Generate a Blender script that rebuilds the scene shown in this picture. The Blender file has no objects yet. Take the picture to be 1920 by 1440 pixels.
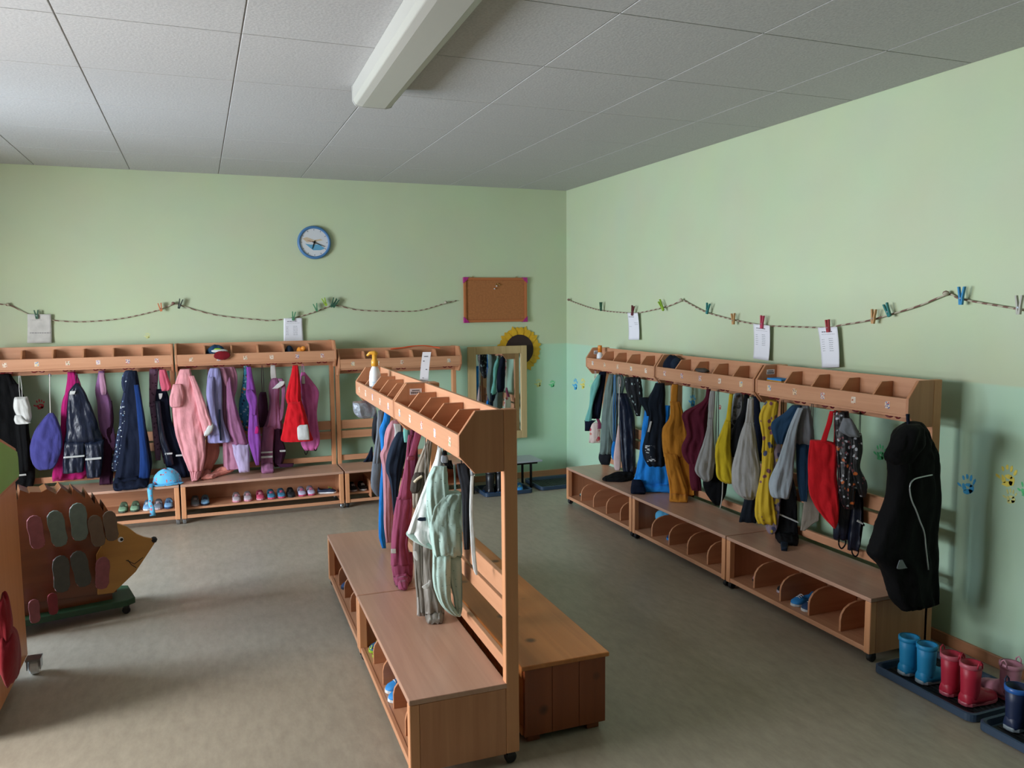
import bpy, bmesh, math, random
from mathutils import Vector, Matrix
PI = math.pi
SC = bpy.context.scene
COL = SC.collection
GARMENTS = [["winter_jacket","black winter jacket hanging at the far left end of the back wall racks","jacket","clothes on the back wall racks",[-1.305,6.645,0.316],0.1939,0.862,[["body","cloth_black",[[0.862,-0.03,0.03,0],[0.806,-0.05,0.056,0],[0.715,-0.081,0.099,0],[0.582,-0.097,0.126,0],[0.418,-0.107,0.129,0],[0.231,-0.11,0.149,0],[0.076,-0.119,0.149,0],[0.0,-0.116,0.128,-0.03]],0.08,5,0.012],
["sleeve","cloth_black",[[0.767,0.024,0.083,-0.06],[0.623,0.041,0.127,-0.06],[0.439,0.047,0.125,-0.06],[0.254,0.053,0.127,-0.06],[0.13,0.055,0.12,-0.06]],0.07,3,0.008],
["reflective_strip","reflective",[[0.121,0.049,0.092,-0.105],[0.109,0.046,0.094,-0.105]],0.006,0,0]]],
["knitted_hat","white knitted hat hanging in front of the black winter jacket","hat","clothes on the back wall racks",[-1.17,6.44,0.818],0.1797,0.187,[["crown","cloth_white",[[0.187,-0.038,0.038,0],[0.157,-0.048,0.045,0],[0.097,-0.047,0.054,0],[0.047,-0.029,0.055,0],[0.016,-0.01,0.047,0],[0.001,0.002,0.036,0]],0.09,3,0.006],
["brim","cloth_white",[[0.064,-0.045,-0.008,-0.035],[0.034,-0.051,0.007,-0.035],[0.007,-0.044,0.044,-0.035],[0.0,-0.028,0.035,-0.035]],0.05,2,0.004]]],
["drawstring_bag","blue violet drawstring bag with a gathered neck beside the black winter jacket","bag","clothes on the back wall racks",[-0.995,6.5,0.471],0.1519,0.689,[["pouch","cloth_violet",[[0.404,-0.022,0.006,0],[0.369,-0.055,0.024,0],[0.309,-0.1,0.042,0],[0.228,-0.136,0.051,0],[0.147,-0.152,0.046,0],[0.077,-0.149,0.024,0],[0.021,-0.127,-0.001,0],[0.0,-0.102,-0.024,0]],0.09,4,0.006],
["drawstring","cord_white",[[0.692,-0.0,-0.0,0],[0.54,-0.007,-0.007,0],[0.394,-0.012,-0.012,0]],0.01,-1,0.003]]],
["rain_jacket","magenta rain jacket hanging behind the navy rain dungarees","jacket","clothes on the back wall racks",[-0.882,6.645,0.353],0.1319,0.827,[["body","cloth_magenta",[[0.827,-0.02,0.02,0],[0.751,-0.024,0.05,0],[0.647,-0.044,0.072,0],[0.521,-0.071,0.093,0],[0.374,-0.088,0.104,0],[0.165,-0.127,0.092,0],[0.061,-0.152,0.077,0],[0.0,-0.161,0.046,0]],0.07,4,0.012],
["sleeve","cloth_magenta",[[0.665,-0.036,-0.009,-0.055],[0.573,-0.07,-0.027,-0.055],[0.388,-0.089,-0.05,-0.055],[0.183,-0.127,-0.072,-0.055],[0.08,-0.155,-0.085,-0.055],[0.024,-0.161,-0.099,-0.055]],0.06,2,0.006]]],
["rain_dungarees","navy rain dungarees with a reflective stripe round each leg on the back wall","dungarees","clothes on the back wall racks",[-0.829,6.53,0.373],0.1262,0.706,[["bib","cloth_navy_shiny",[[0.706,-0.012,0.012,0],[0.647,-0.055,0.043,0],[0.554,-0.069,0.074,0],[0.471,-0.077,0.099,0],[0.367,-0.089,0.124,0],[0.262,-0.107,0.146,0]],0.085,4,0.01],
["leg","cloth_navy_shiny",[[0.288,-0.104,0.033,0],[0.206,-0.114,0.023,0],[0.134,-0.123,0.015,0],[0.077,-0.127,0.008,0],[0.051,-0.124,0.003,0]],0.1,3,0.008],
["leg","cloth_navy_shiny",[[0.278,0.015,0.15,0],[0.194,0.023,0.143,0],[0.11,0.02,0.132,0],[0.037,0.022,0.121,0],[0.0,0.027,0.111,0]],0.1,3,0.008],
["reflective_strip","reflective",[[0.185,-0.114,0.019,-0.052],[0.173,-0.116,0.018,-0.052]],0.006,0,0],
["reflective_strip","reflective",[[0.159,0.022,0.127,-0.052],[0.144,0.021,0.125,-0.052]],0.006,0,0],
["label_tag","cloth_white",[[0.655,-0.048,-0.012,-0.052],[0.631,-0.053,-0.021,-0.052]],0.006,0,0]]],
["thin_jacket","mauve jacket with a long narrow sleeve right of the navy dungarees","jacket","clothes on the back wall racks",[-0.677,6.645,0.313],0.1015,0.847,[["body","cloth_mauve",[[0.847,-0.019,0.019,0],[0.784,-0.033,0.018,0],[0.7,-0.051,0.028,0],[0.593,-0.043,0.055,0],[0.487,-0.044,0.054,0],[0.38,-0.031,0.06,0],[0.292,0.011,0.071,0],[0.237,0.032,0.063,0]],0.06,3,0.008],
["hood","cloth_dusty_rose",[[0.83,-0.017,0.017,-0.05],[0.767,-0.02,0.023,-0.05],[0.704,-0.017,0.026,-0.05],[0.667,-0.011,0.018,-0.05]],0.05,2,0.005],
["sleeve","cloth_plum",[[0.613,0.009,0.056,-0.0],[0.484,0.021,0.062,-0.0],[0.347,-0.014,0.047,-0.0],[0.188,-0.034,0.039,-0.0],[0.081,-0.051,0.038,-0.0],[0.0,-0.061,0.028,-0.075]],0.06,3,0.006]]],
["patterned_snowsuit","dark blue snowsuit with a small light pattern beside the long navy coat","snowsuit","clothes on the back wall racks",[-0.48,6.625,0.398],0.0723,0.775,[["hood","cloth_blue_print",[[0.777,-0.021,0.021,-0.03],[0.727,-0.055,-0.0,-0.03],[0.665,-0.068,-0.011,-0.03],[0.612,-0.061,-0.017,-0.03],[0.591,-0.05,-0.024,-0.03]],0.05,2,0.006],
["body","cloth_blue_print",[[0.609,-0.054,-0.006,0],[0.461,-0.09,-0.037,0],[0.355,-0.099,-0.049,0],[0.25,-0.124,-0.061,0],[0.144,-0.146,-0.073,0],[0.048,-0.168,-0.082,0],[0.0,-0.168,-0.083,0]],0.08,3,0.008]]],
["long_coat","long navy coat with a brighter blue side panel, hem resting on the bench","coat","clothes on the back wall racks",[-0.465,6.525,0.319],0.0711,0.865,[["body","cloth_navy",[[0.864,-0.01,0.028,0],[0.8,-0.032,0.039,0],[0.716,-0.046,0.046,0],[0.59,-0.058,0.059,0],[0.442,-0.068,0.072,0],[0.293,-0.098,0.09,0],[0.134,-0.134,0.104,0],[0.009,-0.166,0.076,0],[0.0,-0.16,0.05,-0.202]],0.095,5,0.012],
["side_panel","cloth_deep_blue",[[0.735,0.007,0.04,-0.05],[0.614,0.015,0.054,-0.05],[0.456,0.019,0.067,-0.05],[0.297,0.023,0.072,-0.05],[0.137,0.017,0.084,-0.05],[0.031,0.005,0.075,-0.05]],0.05,2,0.006]]],
["patterned_trousers","mauve patterned trousers hanging next to the coral bag","trousers","clothes on the back wall racks",[-0.321,6.662,0.414],0.0481,0.755,[["waist","cloth_mauve_print",[[0.755,-0.031,0.031,0],[0.677,-0.037,0.026,0],[0.57,-0.042,0.015,0],[0.45,-0.048,0.019,0]],0.04,3,0.006],
["leg","cloth_mauve_print",[[0.474,-0.047,0.004,-0.01],[0.343,-0.038,0.008,-0.01],[0.189,-0.031,0.02,-0.01],[0.036,-0.023,0.013,-0.01]],0.06,2,0.006],
["leg","cloth_mauve_print",[[0.47,-0.01,0.027,0.01],[0.316,0.003,0.044,0.01],[0.161,0.012,0.052,0.01],[0.0,0.035,0.06,0.01]],0.05,2,0.006]]],
["cloth_bag","coral red cloth bag knotted on a hook above the navy logo jacket","bag","clothes on the back wall racks",[-0.256,6.56,0.992],0.0391,0.188,[["pouch","cloth_coral",[[0.188,-0.016,0.017,0],[0.148,-0.026,0.024,0],[0.084,-0.027,0.041,0],[0.03,-0.02,0.052,0],[0.0,-0.014,0.035,0]],0.06,3,0.008]]],
["sports_jacket","dark navy sports jacket with a white chest mark beside the pink coat","jacket","clothes on the back wall racks",[-0.268,6.62,0.311],0.0405,0.811,[["body","cloth_navy",[[0.691,-0.041,0.022,0],[0.631,-0.051,0.041,0],[0.534,-0.052,0.045,0],[0.446,-0.048,0.053,0],[0.358,-0.037,0.078,0],[0.247,-0.026,0.106,0],[0.158,-0.014,0.13,0],[0.068,0.004,0.154,0],[0.0,0.04,0.162,-0.016]],0.05,4,0.01],
["sleeve","cloth_navy_shiny",[[0.606,-0.055,-0.021,-0.05],[0.444,-0.05,-0.009,-0.05],[0.303,-0.04,0.012,-0.05],[0.192,-0.016,0.043,-0.05],[0.104,-0.005,0.054,-0.05]],0.05,2,0.006],
["printed_mark","cloth_white",[[0.663,-0.028,-0.001,-0.055],[0.637,-0.027,-0.006,-0.055],[0.62,-0.024,-0.016,-0.055]],0.005,0,0],
["reflective_strip","reflective",[[0.209,-0.006,0.046,-0.075],[0.196,-0.007,0.046,-0.075]],0.006,0,0],
["reflective_strip","reflective",[[0.186,0.07,0.122,-0.055],[0.173,0.069,0.122,-0.055]],0.006,0,0]]],
["hooded_coat","pale pink coat with an open sleeve, hem hanging down to the bench","coat","clothes on the back wall racks",[-0.097,6.52,0.321],0.0149,0.858,[["body","cloth_pink",[[0.858,-0.028,0.028,0],[0.805,-0.05,0.039,0],[0.72,-0.08,0.058,0],[0.613,-0.097,0.08,0],[0.483,-0.105,0.103,0],[0.352,-0.094,0.109,0],[0.209,-0.059,0.113,0],[0.099,-0.026,0.098,0],[0.034,-0.005,0.075,0],[0.0,0.004,0.042,-0.111]],0.105,5,0.014],
["sleeve","cloth_pink",[[0.786,0.021,0.056,-0.05],[0.678,0.046,0.095,-0.05],[0.569,0.064,0.13,-0.05],[0.482,0.074,0.152,-0.05],[0.416,0.089,0.171,-0.05],[0.356,0.101,0.169,-0.05],[0.328,0.107,0.14,-0.05]],0.08,3,0.008],
["sleeve","cloth_pink",[[0.728,-0.092,-0.035,-0.06],[0.664,-0.111,-0.021,-0.06],[0.612,-0.122,-0.025,-0.06],[0.569,-0.12,-0.035,-0.06],[0.554,-0.107,-0.058,-0.06]],0.07,2,0.006],
["cuff","cloth_white",[[0.422,0.147,0.173,-0.066],[0.385,0.122,0.178,-0.066],[0.348,0.108,0.158,-0.066],[0.324,0.107,0.135,-0.066]],0.06,0,0]]],
["light_trousers","salmon trousers with their ends lying folded on the bench","trousers","clothes on the back wall racks",[0.093,6.655,0.309],-0.0139,0.796,[["leg","cloth_salmon",[[0.312,-0.063,0.004,0],[0.222,-0.075,0.028,0],[0.133,-0.089,0.017,0],[0.067,-0.105,-0.022,0],[0.024,-0.117,-0.04,0],[0.0,-0.146,-0.036,-0.102]],0.04,3,0.008],
["leg","cloth_salmon",[[0.062,0.03,0.082,-0.05],[0.046,-0.002,0.133,-0.05],[0.023,-0.034,0.122,-0.05],[0.002,-0.082,0.026,-0.082],[0.002,-0.115,-0.036,-0.183]],0.05,2,0.006]]],
["hooded_jacket","lavender jacket hanging between the pink coat and the mauve coat","jacket","clothes on the back wall racks",[0.111,6.53,0.575],-0.017,0.596,[["body","cloth_lavender",[[0.596,-0.024,0.024,0],[0.542,-0.049,0.04,0],[0.434,-0.066,0.047,0],[0.303,-0.07,0.04,0],[0.172,-0.062,0.047,0],[0.072,-0.073,0.077,0],[0.017,-0.076,0.09,0],[0.0,-0.062,0.085,0]],0.085,5,0.012],
["sleeve","cloth_lavender",[[0.515,-0.052,-0.014,-0.05],[0.386,-0.07,-0.013,-0.05],[0.223,-0.06,-0.004,-0.05],[0.07,-0.051,0.02,-0.05]],0.06,2,0.006],
["zip_edge","cloth_navy",[[0.264,0.013,0.026,-0.055],[0.134,0.012,0.024,-0.055],[0.025,0.012,0.024,-0.055]],0.02,0,0]]],
["shell_coat","mauve pink coat with a pale lilac lower sleeve","coat","clothes on the back wall racks",[0.196,6.59,0.326],-0.0297,0.843,[["body","cloth_rose_pink",[[0.843,-0.051,0.052,0],[0.782,-0.049,0.075,0],[0.672,-0.038,0.074,0],[0.573,-0.042,0.051,0],[0.45,-0.045,0.078,0],[0.316,-0.046,0.104,0],[0.17,-0.052,0.119,0],[0.046,-0.051,0.116,0],[0.018,-0.034,0.102,0]],0.055,5,0.012],
["sleeve","cloth_mauve_light",[[0.753,-0.004,0.027,-0.05],[0.622,-0.009,0.042,-0.05],[0.5,-0.014,0.066,-0.05],[0.367,-0.009,0.099,-0.05],[0.22,0.018,0.137,-0.05]],0.07,3,0.008],
["cuff","cloth_lilac",[[0.226,0.018,0.139,-0.05],[0.141,0.028,0.142,-0.05],[0.062,0.049,0.141,-0.05],[0.0,0.061,0.139,-0.05]],0.07,2,0.004],
["hood","cloth_rose_pink",[[0.842,-0.051,-0.021,-0.05],[0.765,-0.039,0.005,-0.05],[0.699,-0.016,0.006,-0.05],[0.677,-0.007,0.003,-0.05]],0.05,2,0.005]]],
["quilted_jacket","teal jacket with an orange flower print left of the purple jacket","jacket","clothes on the back wall racks",[0.344,6.645,0.636],-0.0518,0.536,[["body","cloth_teal_print",[[0.536,-0.016,0.016,0],[0.441,-0.023,0.026,0],[0.329,-0.042,0.026,0],[0.217,-0.065,0.021,0],[0.127,-0.064,0.016,0],[0.036,-0.039,0.008,0],[0.0,-0.026,-0.004,0]],0.06,3,0.008]]],
["rain_jacket","purple rain jacket beside the teal flowered jacket","jacket","clothes on the back wall racks",[0.357,6.54,0.374],-0.0545,0.807,[["body","cloth_purple",[[0.807,-0.016,0.016,0],[0.699,-0.016,0.03,0],[0.589,-0.022,0.047,0],[0.466,-0.006,0.055,0],[0.343,-0.017,0.061,0],[0.22,-0.026,0.071,0],[0.108,-0.005,0.067,0],[0.0,0.025,0.052,0]],0.075,3,0.009],
["sleeve","cloth_purple",[[0.605,-0.024,0.016,-0.045],[0.549,-0.026,0.055,-0.045],[0.471,0.0,0.052,-0.045],[0.405,0.008,0.04,-0.045]],0.05,2,0.006],
["mitten","cloth_magenta",[[0.316,0.038,0.053,-0.05],[0.288,0.03,0.058,-0.05],[0.261,0.026,0.051,-0.05]],0.03,0,0]]],
["woollen_hat","dark plum hat hanging between the purple jacket and the mauve dungarees","hat","clothes on the back wall racks",[0.466,6.655,0.657],-0.07,0.411,[["crown","cloth_plum",[[0.283,-0.021,0.022,0],[0.244,-0.036,0.029,0],[0.142,-0.046,0.034,0],[0.051,-0.047,0.03,0],[0.0,-0.04,0.011,0]],0.05,3,0.006]]],
["rain_dungarees","mauve rain dungarees with double reflective bands and white straps","dungarees","clothes on the back wall racks",[0.556,6.635,0.318],-0.0835,0.734,[["bib","cloth_mauve_light",[[0.734,-0.022,0.022,0],[0.66,-0.046,0.038,0],[0.547,-0.046,0.032,0],[0.433,-0.065,0.041,0],[0.32,-0.106,0.05,0]],0.065,4,0.01],
["leg","cloth_mauve_light",[[0.346,-0.1,-0.014,-0.01],[0.209,-0.123,-0.026,-0.01],[0.118,-0.129,-0.033,-0.01],[0.026,-0.13,-0.032,-0.01],[0.0,-0.123,-0.031,-0.122]],0.09,3,0.008],
["leg","cloth_plum",[[0.407,-0.036,0.049,0.02],[0.258,-0.035,0.042,0.02],[0.141,-0.034,0.068,0.02],[0.061,-0.031,0.05,0.02],[0.009,-0.026,0.029,0.02]],0.07,3,0.006],
["strap","cloth_white",[[0.862,-0.023,0.007,0],[0.796,-0.028,0.013,0],[0.74,-0.028,0.015,0],[0.71,-0.018,0.016,0]],0.02,0,0],
["strap","cloth_white",[[0.709,0.046,0.079,-0.04],[0.68,0.012,0.071,-0.04],[0.651,-0.02,0.023,-0.04]],0.02,0,0],
["side_panel","cloth_mauve_light",[[0.728,0.025,0.06,-0.01],[0.659,0.051,0.084,-0.01],[0.545,0.047,0.073,-0.01],[0.432,0.025,0.059,-0.01],[0.387,0.02,0.042,-0.01]],0.03,0,0],
["reflective_strip","reflective",[[0.152,-0.124,-0.034,-0.062],[0.139,-0.125,-0.035,-0.062]],0.006,0,0],
["reflective_strip","reflective",[[0.116,-0.126,-0.036,-0.062],[0.1,-0.126,-0.036,-0.062]],0.006,0,0],
["reflective_strip","reflective",[[0.15,0.02,0.066,-0.025],[0.136,0.02,0.065,-0.025]],0.006,0,0],
["foot_strap","cloth_plum",[[0.038,-0.006,0.126,-0.03],[0.011,0.015,0.119,-0.03]],0.03,0,0]]],
["hooded_jacket","bright red jacket with a white cuff near the end of the back wall rack","jacket","clothes on the back wall racks",[0.711,6.53,0.544],-0.1084,0.641,[["hood","cloth_red",[[0.641,-0.017,0.017,0],[0.55,-0.033,0.027,0],[0.438,-0.066,0.036,0],[0.359,-0.083,0.036,0],[0.302,-0.071,0.038,0]],0.09,4,0.01],
["body","cloth_red",[[0.326,-0.062,0.039,-0.01],[0.258,-0.078,0.057,-0.01],[0.167,-0.1,0.08,-0.01],[0.077,-0.119,0.096,-0.01],[0.019,-0.129,0.116,-0.01],[0.0,-0.087,0.116,-0.01]],0.11,5,0.012],
["cuff","cloth_white",[[0.14,-0.004,0.078,-0.06],[0.081,-0.004,0.087,-0.06],[0.018,-0.002,0.089,-0.06]],0.05,0,0]]],
["rain_jacket","bright pink rain jacket hanging right of the red jacket","jacket","clothes on the back wall racks",[0.77,6.645,0.416],-0.1154,0.706,[["body","cloth_hot_pink",[[0.672,-0.003,0.027,0],[0.596,-0.017,0.081,0],[0.515,-0.009,0.131,0],[0.411,-0.001,0.121,0],[0.318,0.016,0.11,0],[0.202,-0.008,0.122,0],[0.097,-0.025,0.127,0],[0.027,0.004,0.098,0]],0.065,4,0.01],
["collar","cloth_white",[[0.645,-0.002,0.024,-0.05],[0.584,-0.002,0.024,-0.05]],0.03,0,0],
["elastic_loop","cloth_black",[[0.038,-0.0,-0.0,-0.02],[0.008,0.006,0.006,-0.02],[0.0,0.016,0.016,-0.02],[0.032,0.031,0.031,-0.02]],0.01,-1,0.004],
["elastic_loop","cloth_black",[[0.064,0.08,0.08,-0.02],[0.029,0.084,0.084,-0.02],[0.033,0.098,0.098,-0.02],[0.069,0.104,0.104,-0.02]],0.01,-1,0.004]]],
["plastic_bag","clear grey plastic bag hanging at the far end of the middle rack","bag","clothes on the middle rack",[0.816,4.476,0.988],-0.1804,0.134,[["pouch","plastic_film",[[0.134,-0.016,0.016,0],[0.109,-0.024,0.066,0],[0.074,-0.024,0.1,0],[0.041,-0.019,0.103,0],[0.015,0.0,0.09,0],[0.0,0.027,0.068,0]],0.119,4,0.01]]],
["winter_jacket","dark grey jacket in the shade behind the plastic bag on the middle rack","jacket","clothes on the middle rack",[0.947,4.741,0.677],-0.1971,0.097,[["sleeve","cloth_navy",[[0.092,-0.005,0.005,0.03],[0.038,-0.028,0.006,0.03],[0.0,-0.055,0.007,0.03]],0.034,2,0.005],
["body","cloth_charcoal",[[0.325,0.03,0.067,0],[0.276,0.013,0.073,0],[0.204,0.003,0.069,0],[0.15,0.003,0.054,0],[0.11,0.014,0.043,0]],0.068,3,0.006]]],
["fleece_jacket","grey fleece jacket with a ribbed cuff, farthest sleeve on the middle rack","jacket","clothes on the middle rack",[0.94,4.404,0.547],-0.2102,0.489,[["body","cloth_grey",[[0.489,-0.02,0.02,0],[0.426,-0.028,0.013,0],[0.351,-0.034,0.01,0],[0.276,-0.046,0.001,0],[0.183,-0.06,-0.009,0]],0.0765,3,0.007],
["sleeve","cloth_grey",[[0.2,-0.058,-0.007,0],[0.099,-0.07,-0.013,0],[0.047,-0.067,-0.014,0],[0.0,-0.038,-0.017,0]],0.0595,2,0.006],
["cuff","cloth_charcoal",[[0.098,-0.071,-0.037,-0.004],[0.079,-0.072,-0.036,-0.004],[0.066,-0.068,-0.037,-0.004]],0.0638,0,0]]],
["rain_jacket","bright blue rain jacket peeping out behind the dusty pink jacket","jacket","clothes on the middle rack",[0.925,4.187,0.314],-0.2175,0.745,[["body","cloth_blue",[[0.745,-0.016,0.016,0],[0.697,-0.025,0.013,0],[0.649,-0.044,0.002,0],[0.585,-0.041,-0.007,0],[0.457,-0.039,-0.011,0],[0.344,-0.05,-0.018,0],[0.222,-0.058,-0.025,0],[0.1,-0.063,-0.026,0],[0.05,-0.061,-0.026,0],[0.0,-0.046,-0.025,-0.012]],0.068,3,0.006]]],
["rain_jacket","dusty pink rain jacket hanging third from the far end of the middle rack","jacket","clothes on the middle rack",[0.92,3.946,0.412],-0.2291,0.629,[["body","cloth_dusty_pink",[[0.629,-0.029,0.029,0],[0.586,-0.055,0.029,0],[0.548,-0.065,0.016,0],[0.496,-0.071,-0.011,0],[0.458,-0.089,-0.019,0],[0.389,-0.08,-0.021,0],[0.282,-0.077,-0.027,0],[0.174,-0.078,-0.03,0],[0.082,-0.079,-0.034,0],[0.0,-0.07,-0.037,0]],0.085,4,0.01],
["label_tag","cloth_white",[[0.619,-0.019,0.019,-0.047],[0.585,-0.013,0.019,-0.047],[0.544,-0.017,0.006,-0.047]],0.02,0,0]]],
["softshell_jacket","dark slate blue jacket in front of the dusty pink jacket","jacket","clothes on the middle rack",[0.918,3.822,0.586],-0.2356,0.415,[["body","cloth_slate",[[0.415,-0.024,0.024,0],[0.371,-0.052,0.02,0],[0.298,-0.079,0.012,0],[0.231,-0.088,-0.003,0],[0.194,-0.075,-0.012,0],[0.12,-0.062,-0.027,0],[0.0,-0.056,-0.041,0]],0.085,4,0.01]]],
["sun_hat","pale turquoise sun hat squeezed beside the maroon dungarees","hat","clothes on the middle rack",[0.916,3.737,0.963],-0.2403,0.079,[["crown","cloth_turquoise",[[0.079,-0.012,0.012,0],[0.047,-0.016,0.016,0],[0.0,-0.012,0.01,0]],0.051,0,0]]],
["rain_dungarees","maroon rain dungarees with a wide strap, second nearest on the middle rack","dungarees","clothes on the middle rack",[0.914,3.648,0.316],-0.2455,0.697,[["bib","cloth_maroon",[[0.697,-0.012,0.012,0],[0.654,-0.018,-0.001,0],[0.584,-0.026,-0.007,0],[0.513,-0.039,-0.004,0],[0.442,-0.056,-0.003,0],[0.385,-0.071,0.0,0]],0.0765,3,0.008],
["back","cloth_maroon_dark",[[0.715,-0.001,0.062,0.06],[0.657,-0.006,0.065,0.06],[0.571,-0.011,0.052,0.06],[0.456,-0.01,0.029,0.06],[0.368,-0.015,0.02,0.06]],0.051,3,0.006],
["strap","cloth_maroon",[[0.714,0.019,0.054,-0.03],[0.659,0.006,0.037,-0.03],[0.603,-0.011,0.018,-0.03],[0.583,-0.018,0.012,-0.03]],0.025,0,0],
["buckle","plastic_maroon",[[0.604,-0.017,0.017,-0.043],[0.586,-0.022,0.014,-0.043]],0.03,0,0],
["leg","cloth_maroon",[[0.399,-0.072,0.002,0],[0.328,-0.085,-0.001,0],[0.242,-0.098,-0.013,0],[0.17,-0.104,-0.024,0],[0.097,-0.107,-0.013,0],[0.068,-0.107,-0.006,0]],0.085,4,0.01],
["leg","cloth_maroon",[[0.129,-0.106,-0.004,0],[0.068,-0.104,-0.002,0],[0.006,-0.097,-0.006,0],[0.0,-0.086,-0.023,-0.057],[0.0,-0.063,-0.032,-0.135]],0.0765,3,0.008],
["reflective_strip","reflective",[[0.164,-0.103,-0.081,-0.047],[0.143,-0.103,-0.08,-0.047]],0.006,0,0]]],
["padded_jacket","grey brown jacket with a dark hood and light zip behind the white shirt","jacket","clothes on the middle rack",[0.901,3.267,0.757],-0.2691,0.291,[["body","cloth_taupe",[[0.291,-0.012,0.012,0],[0.237,-0.037,0.006,0],[0.174,-0.063,-0.003,0],[0.122,-0.073,-0.007,0],[0.058,-0.079,-0.018,0],[0.0,-0.077,-0.031,0]],0.068,4,0.01],
["hood","cloth_dark_taupe",[[0.161,-0.065,-0.028,-0.045],[0.133,-0.079,-0.035,-0.045],[0.095,-0.086,-0.042,-0.045],[0.073,-0.079,-0.055,-0.045]],0.051,3,0.008],
["zip","cloth_cream",[[0.152,-0.034,-0.034,-0.075],[0.142,-0.052,-0.052,-0.075],[0.127,-0.068,-0.068,-0.075]],0.01,-1,0.006]]],
["rain_trousers","shiny taupe rain trousers with white bird prints, reaching the bench","trousers","clothes on the middle rack",[0.894,3.169,0.316],-0.2749,0.692,[["leg","cloth_taupe_shiny",[[0.35,-0.094,-0.049,0],[0.287,-0.099,-0.051,0],[0.223,-0.095,-0.052,0],[0.159,-0.093,-0.05,0],[0.094,-0.088,-0.045,0],[0.029,-0.087,-0.034,0],[0.0,-0.084,-0.025,-0.009]],0.0765,4,0.01],
["leg","cloth_taupe_shiny",[[0.351,-0.055,-0.011,-0.01],[0.288,-0.057,-0.012,-0.01],[0.224,-0.058,-0.016,-0.01],[0.128,-0.057,0.002,-0.01],[0.057,-0.055,0.026,-0.01],[0.002,-0.053,0.028,-0.018],[0.002,-0.04,0.018,-0.074]],0.085,4,0.01],
["bird_print","cloth_white",[[0.293,-0.094,-0.083,-0.044],[0.282,-0.096,-0.078,-0.044],[0.266,-0.092,-0.076,-0.044],[0.253,-0.084,-0.076,-0.044]],0.005,0,0],
["bird_print","cloth_white",[[0.171,-0.034,-0.024,-0.056],[0.159,-0.039,-0.028,-0.056],[0.145,-0.062,-0.033,-0.056],[0.135,-0.055,-0.041,-0.056]],0.005,0,0],
["bird_print","cloth_white",[[0.095,-0.083,-0.078,-0.044],[0.06,-0.083,-0.075,-0.044],[0.019,-0.086,-0.076,-0.044]],0.005,0,0]]],
["cotton_shirt","white shirt with a pale green hem, in front of the taupe trousers","shirt","clothes on the middle rack",[0.892,3.078,0.644],-0.282,0.404,[["body","cloth_bright_white",[[0.413,-0.01,0.01,-0.05],[0.36,-0.024,0.012,-0.05],[0.301,-0.049,0.011,-0.05],[0.229,-0.078,0.004,-0.05],[0.151,-0.108,-0.003,-0.05],[0.085,-0.133,-0.01,-0.05],[0.061,-0.138,-0.016,-0.05],[0.036,-0.111,-0.017,-0.05],[0.004,-0.047,-0.02,-0.05]],0.051,4,0.008],
["hem","cloth_pale_green",[[0.077,-0.139,-0.128,-0.052],[0.063,-0.14,-0.099,-0.052],[0.04,-0.113,-0.061,-0.052],[0.021,-0.082,-0.032,-0.052],[0.0,-0.045,-0.02,-0.052]],0.0544,0,0],
["printed_mark","cloth_slate",[[0.138,-0.088,-0.062,-0.076],[0.129,-0.096,-0.061,-0.076],[0.124,-0.086,-0.062,-0.076]],0.004,0,0]]],
["rain_dungarees","pale green rain dungarees with leaf print, nearest on the middle rack","dungarees","clothes on the middle rack",[0.892,3.085,0.363],-0.2815,0.606,[["bib","cloth_pale_green_print",[[0.627,-0.026,0.026,-0.1],[0.591,-0.046,0.029,-0.1],[0.544,-0.054,0.031,-0.1],[0.496,-0.057,0.036,-0.1],[0.442,-0.055,0.051,-0.1],[0.382,-0.048,0.062,-0.1]],0.051,4,0.01],
["back","cloth_pale_green_print",[[0.616,0.053,0.07,-0.025],[0.585,0.054,0.079,-0.025],[0.543,0.057,0.091,-0.025],[0.5,0.061,0.103,-0.025],[0.475,0.053,0.099,-0.025]],0.025,2,0.006],
["body","cloth_pale_green_print",[[0.521,0.02,0.098,-0.085],[0.503,-0.006,0.101,-0.085],[0.456,-0.042,0.096,-0.085],[0.396,-0.05,0.092,-0.085],[0.317,-0.041,0.094,-0.085],[0.256,-0.034,0.099,-0.085]],0.085,5,0.014],
["leg","cloth_pale_green_print",[[0.28,-0.035,0.035,-0.1],[0.232,-0.037,0.036,-0.1],[0.171,-0.038,0.034,-0.1],[0.122,-0.029,0.034,-0.1],[0.073,-0.01,0.037,-0.1],[0.035,0.021,0.057,-0.1],[0.014,0.05,0.068,-0.1]],0.0765,4,0.012],
["leg","cloth_pale_green_print",[[0.268,0.014,0.099,-0.07],[0.219,0.02,0.104,-0.07],[0.158,0.03,0.108,-0.07],[0.096,0.042,0.107,-0.07],[0.052,0.048,0.103,-0.07],[0.015,0.057,0.082,-0.07],[0.0,0.062,0.074,-0.07]],0.0765,4,0.012],
["strap","cloth_black",[[0.685,0.01,0.027,-0.085],[0.659,0.008,0.031,-0.085],[0.635,0.014,0.038,-0.085],[0.613,0.031,0.052,-0.085]],0.02,0,0],
["buckle","plastic_grey",[[0.67,0.006,0.03,-0.106],[0.651,0.004,0.031,-0.106],[0.643,0.007,0.03,-0.106]],0.02,0,0],
["strap","cloth_black",[[0.641,0.033,0.046,-0.06],[0.614,0.035,0.052,-0.06]],0.015,0,0]]],
["winter_jacket","charcoal jacket half hidden behind the pale green dungarees","jacket","clothes on the middle rack",[0.906,2.819,0.698],-0.3111,0.33,[["body","cloth_charcoal",[[0.33,-0.025,0.025,0],[0.285,-0.02,0.037,0],[0.229,-0.01,0.04,0],[0.172,-0.008,0.028,0],[0.086,-0.006,0.023,0],[0.0,-0.002,0.019,0]],0.0595,3,0.006],
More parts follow.
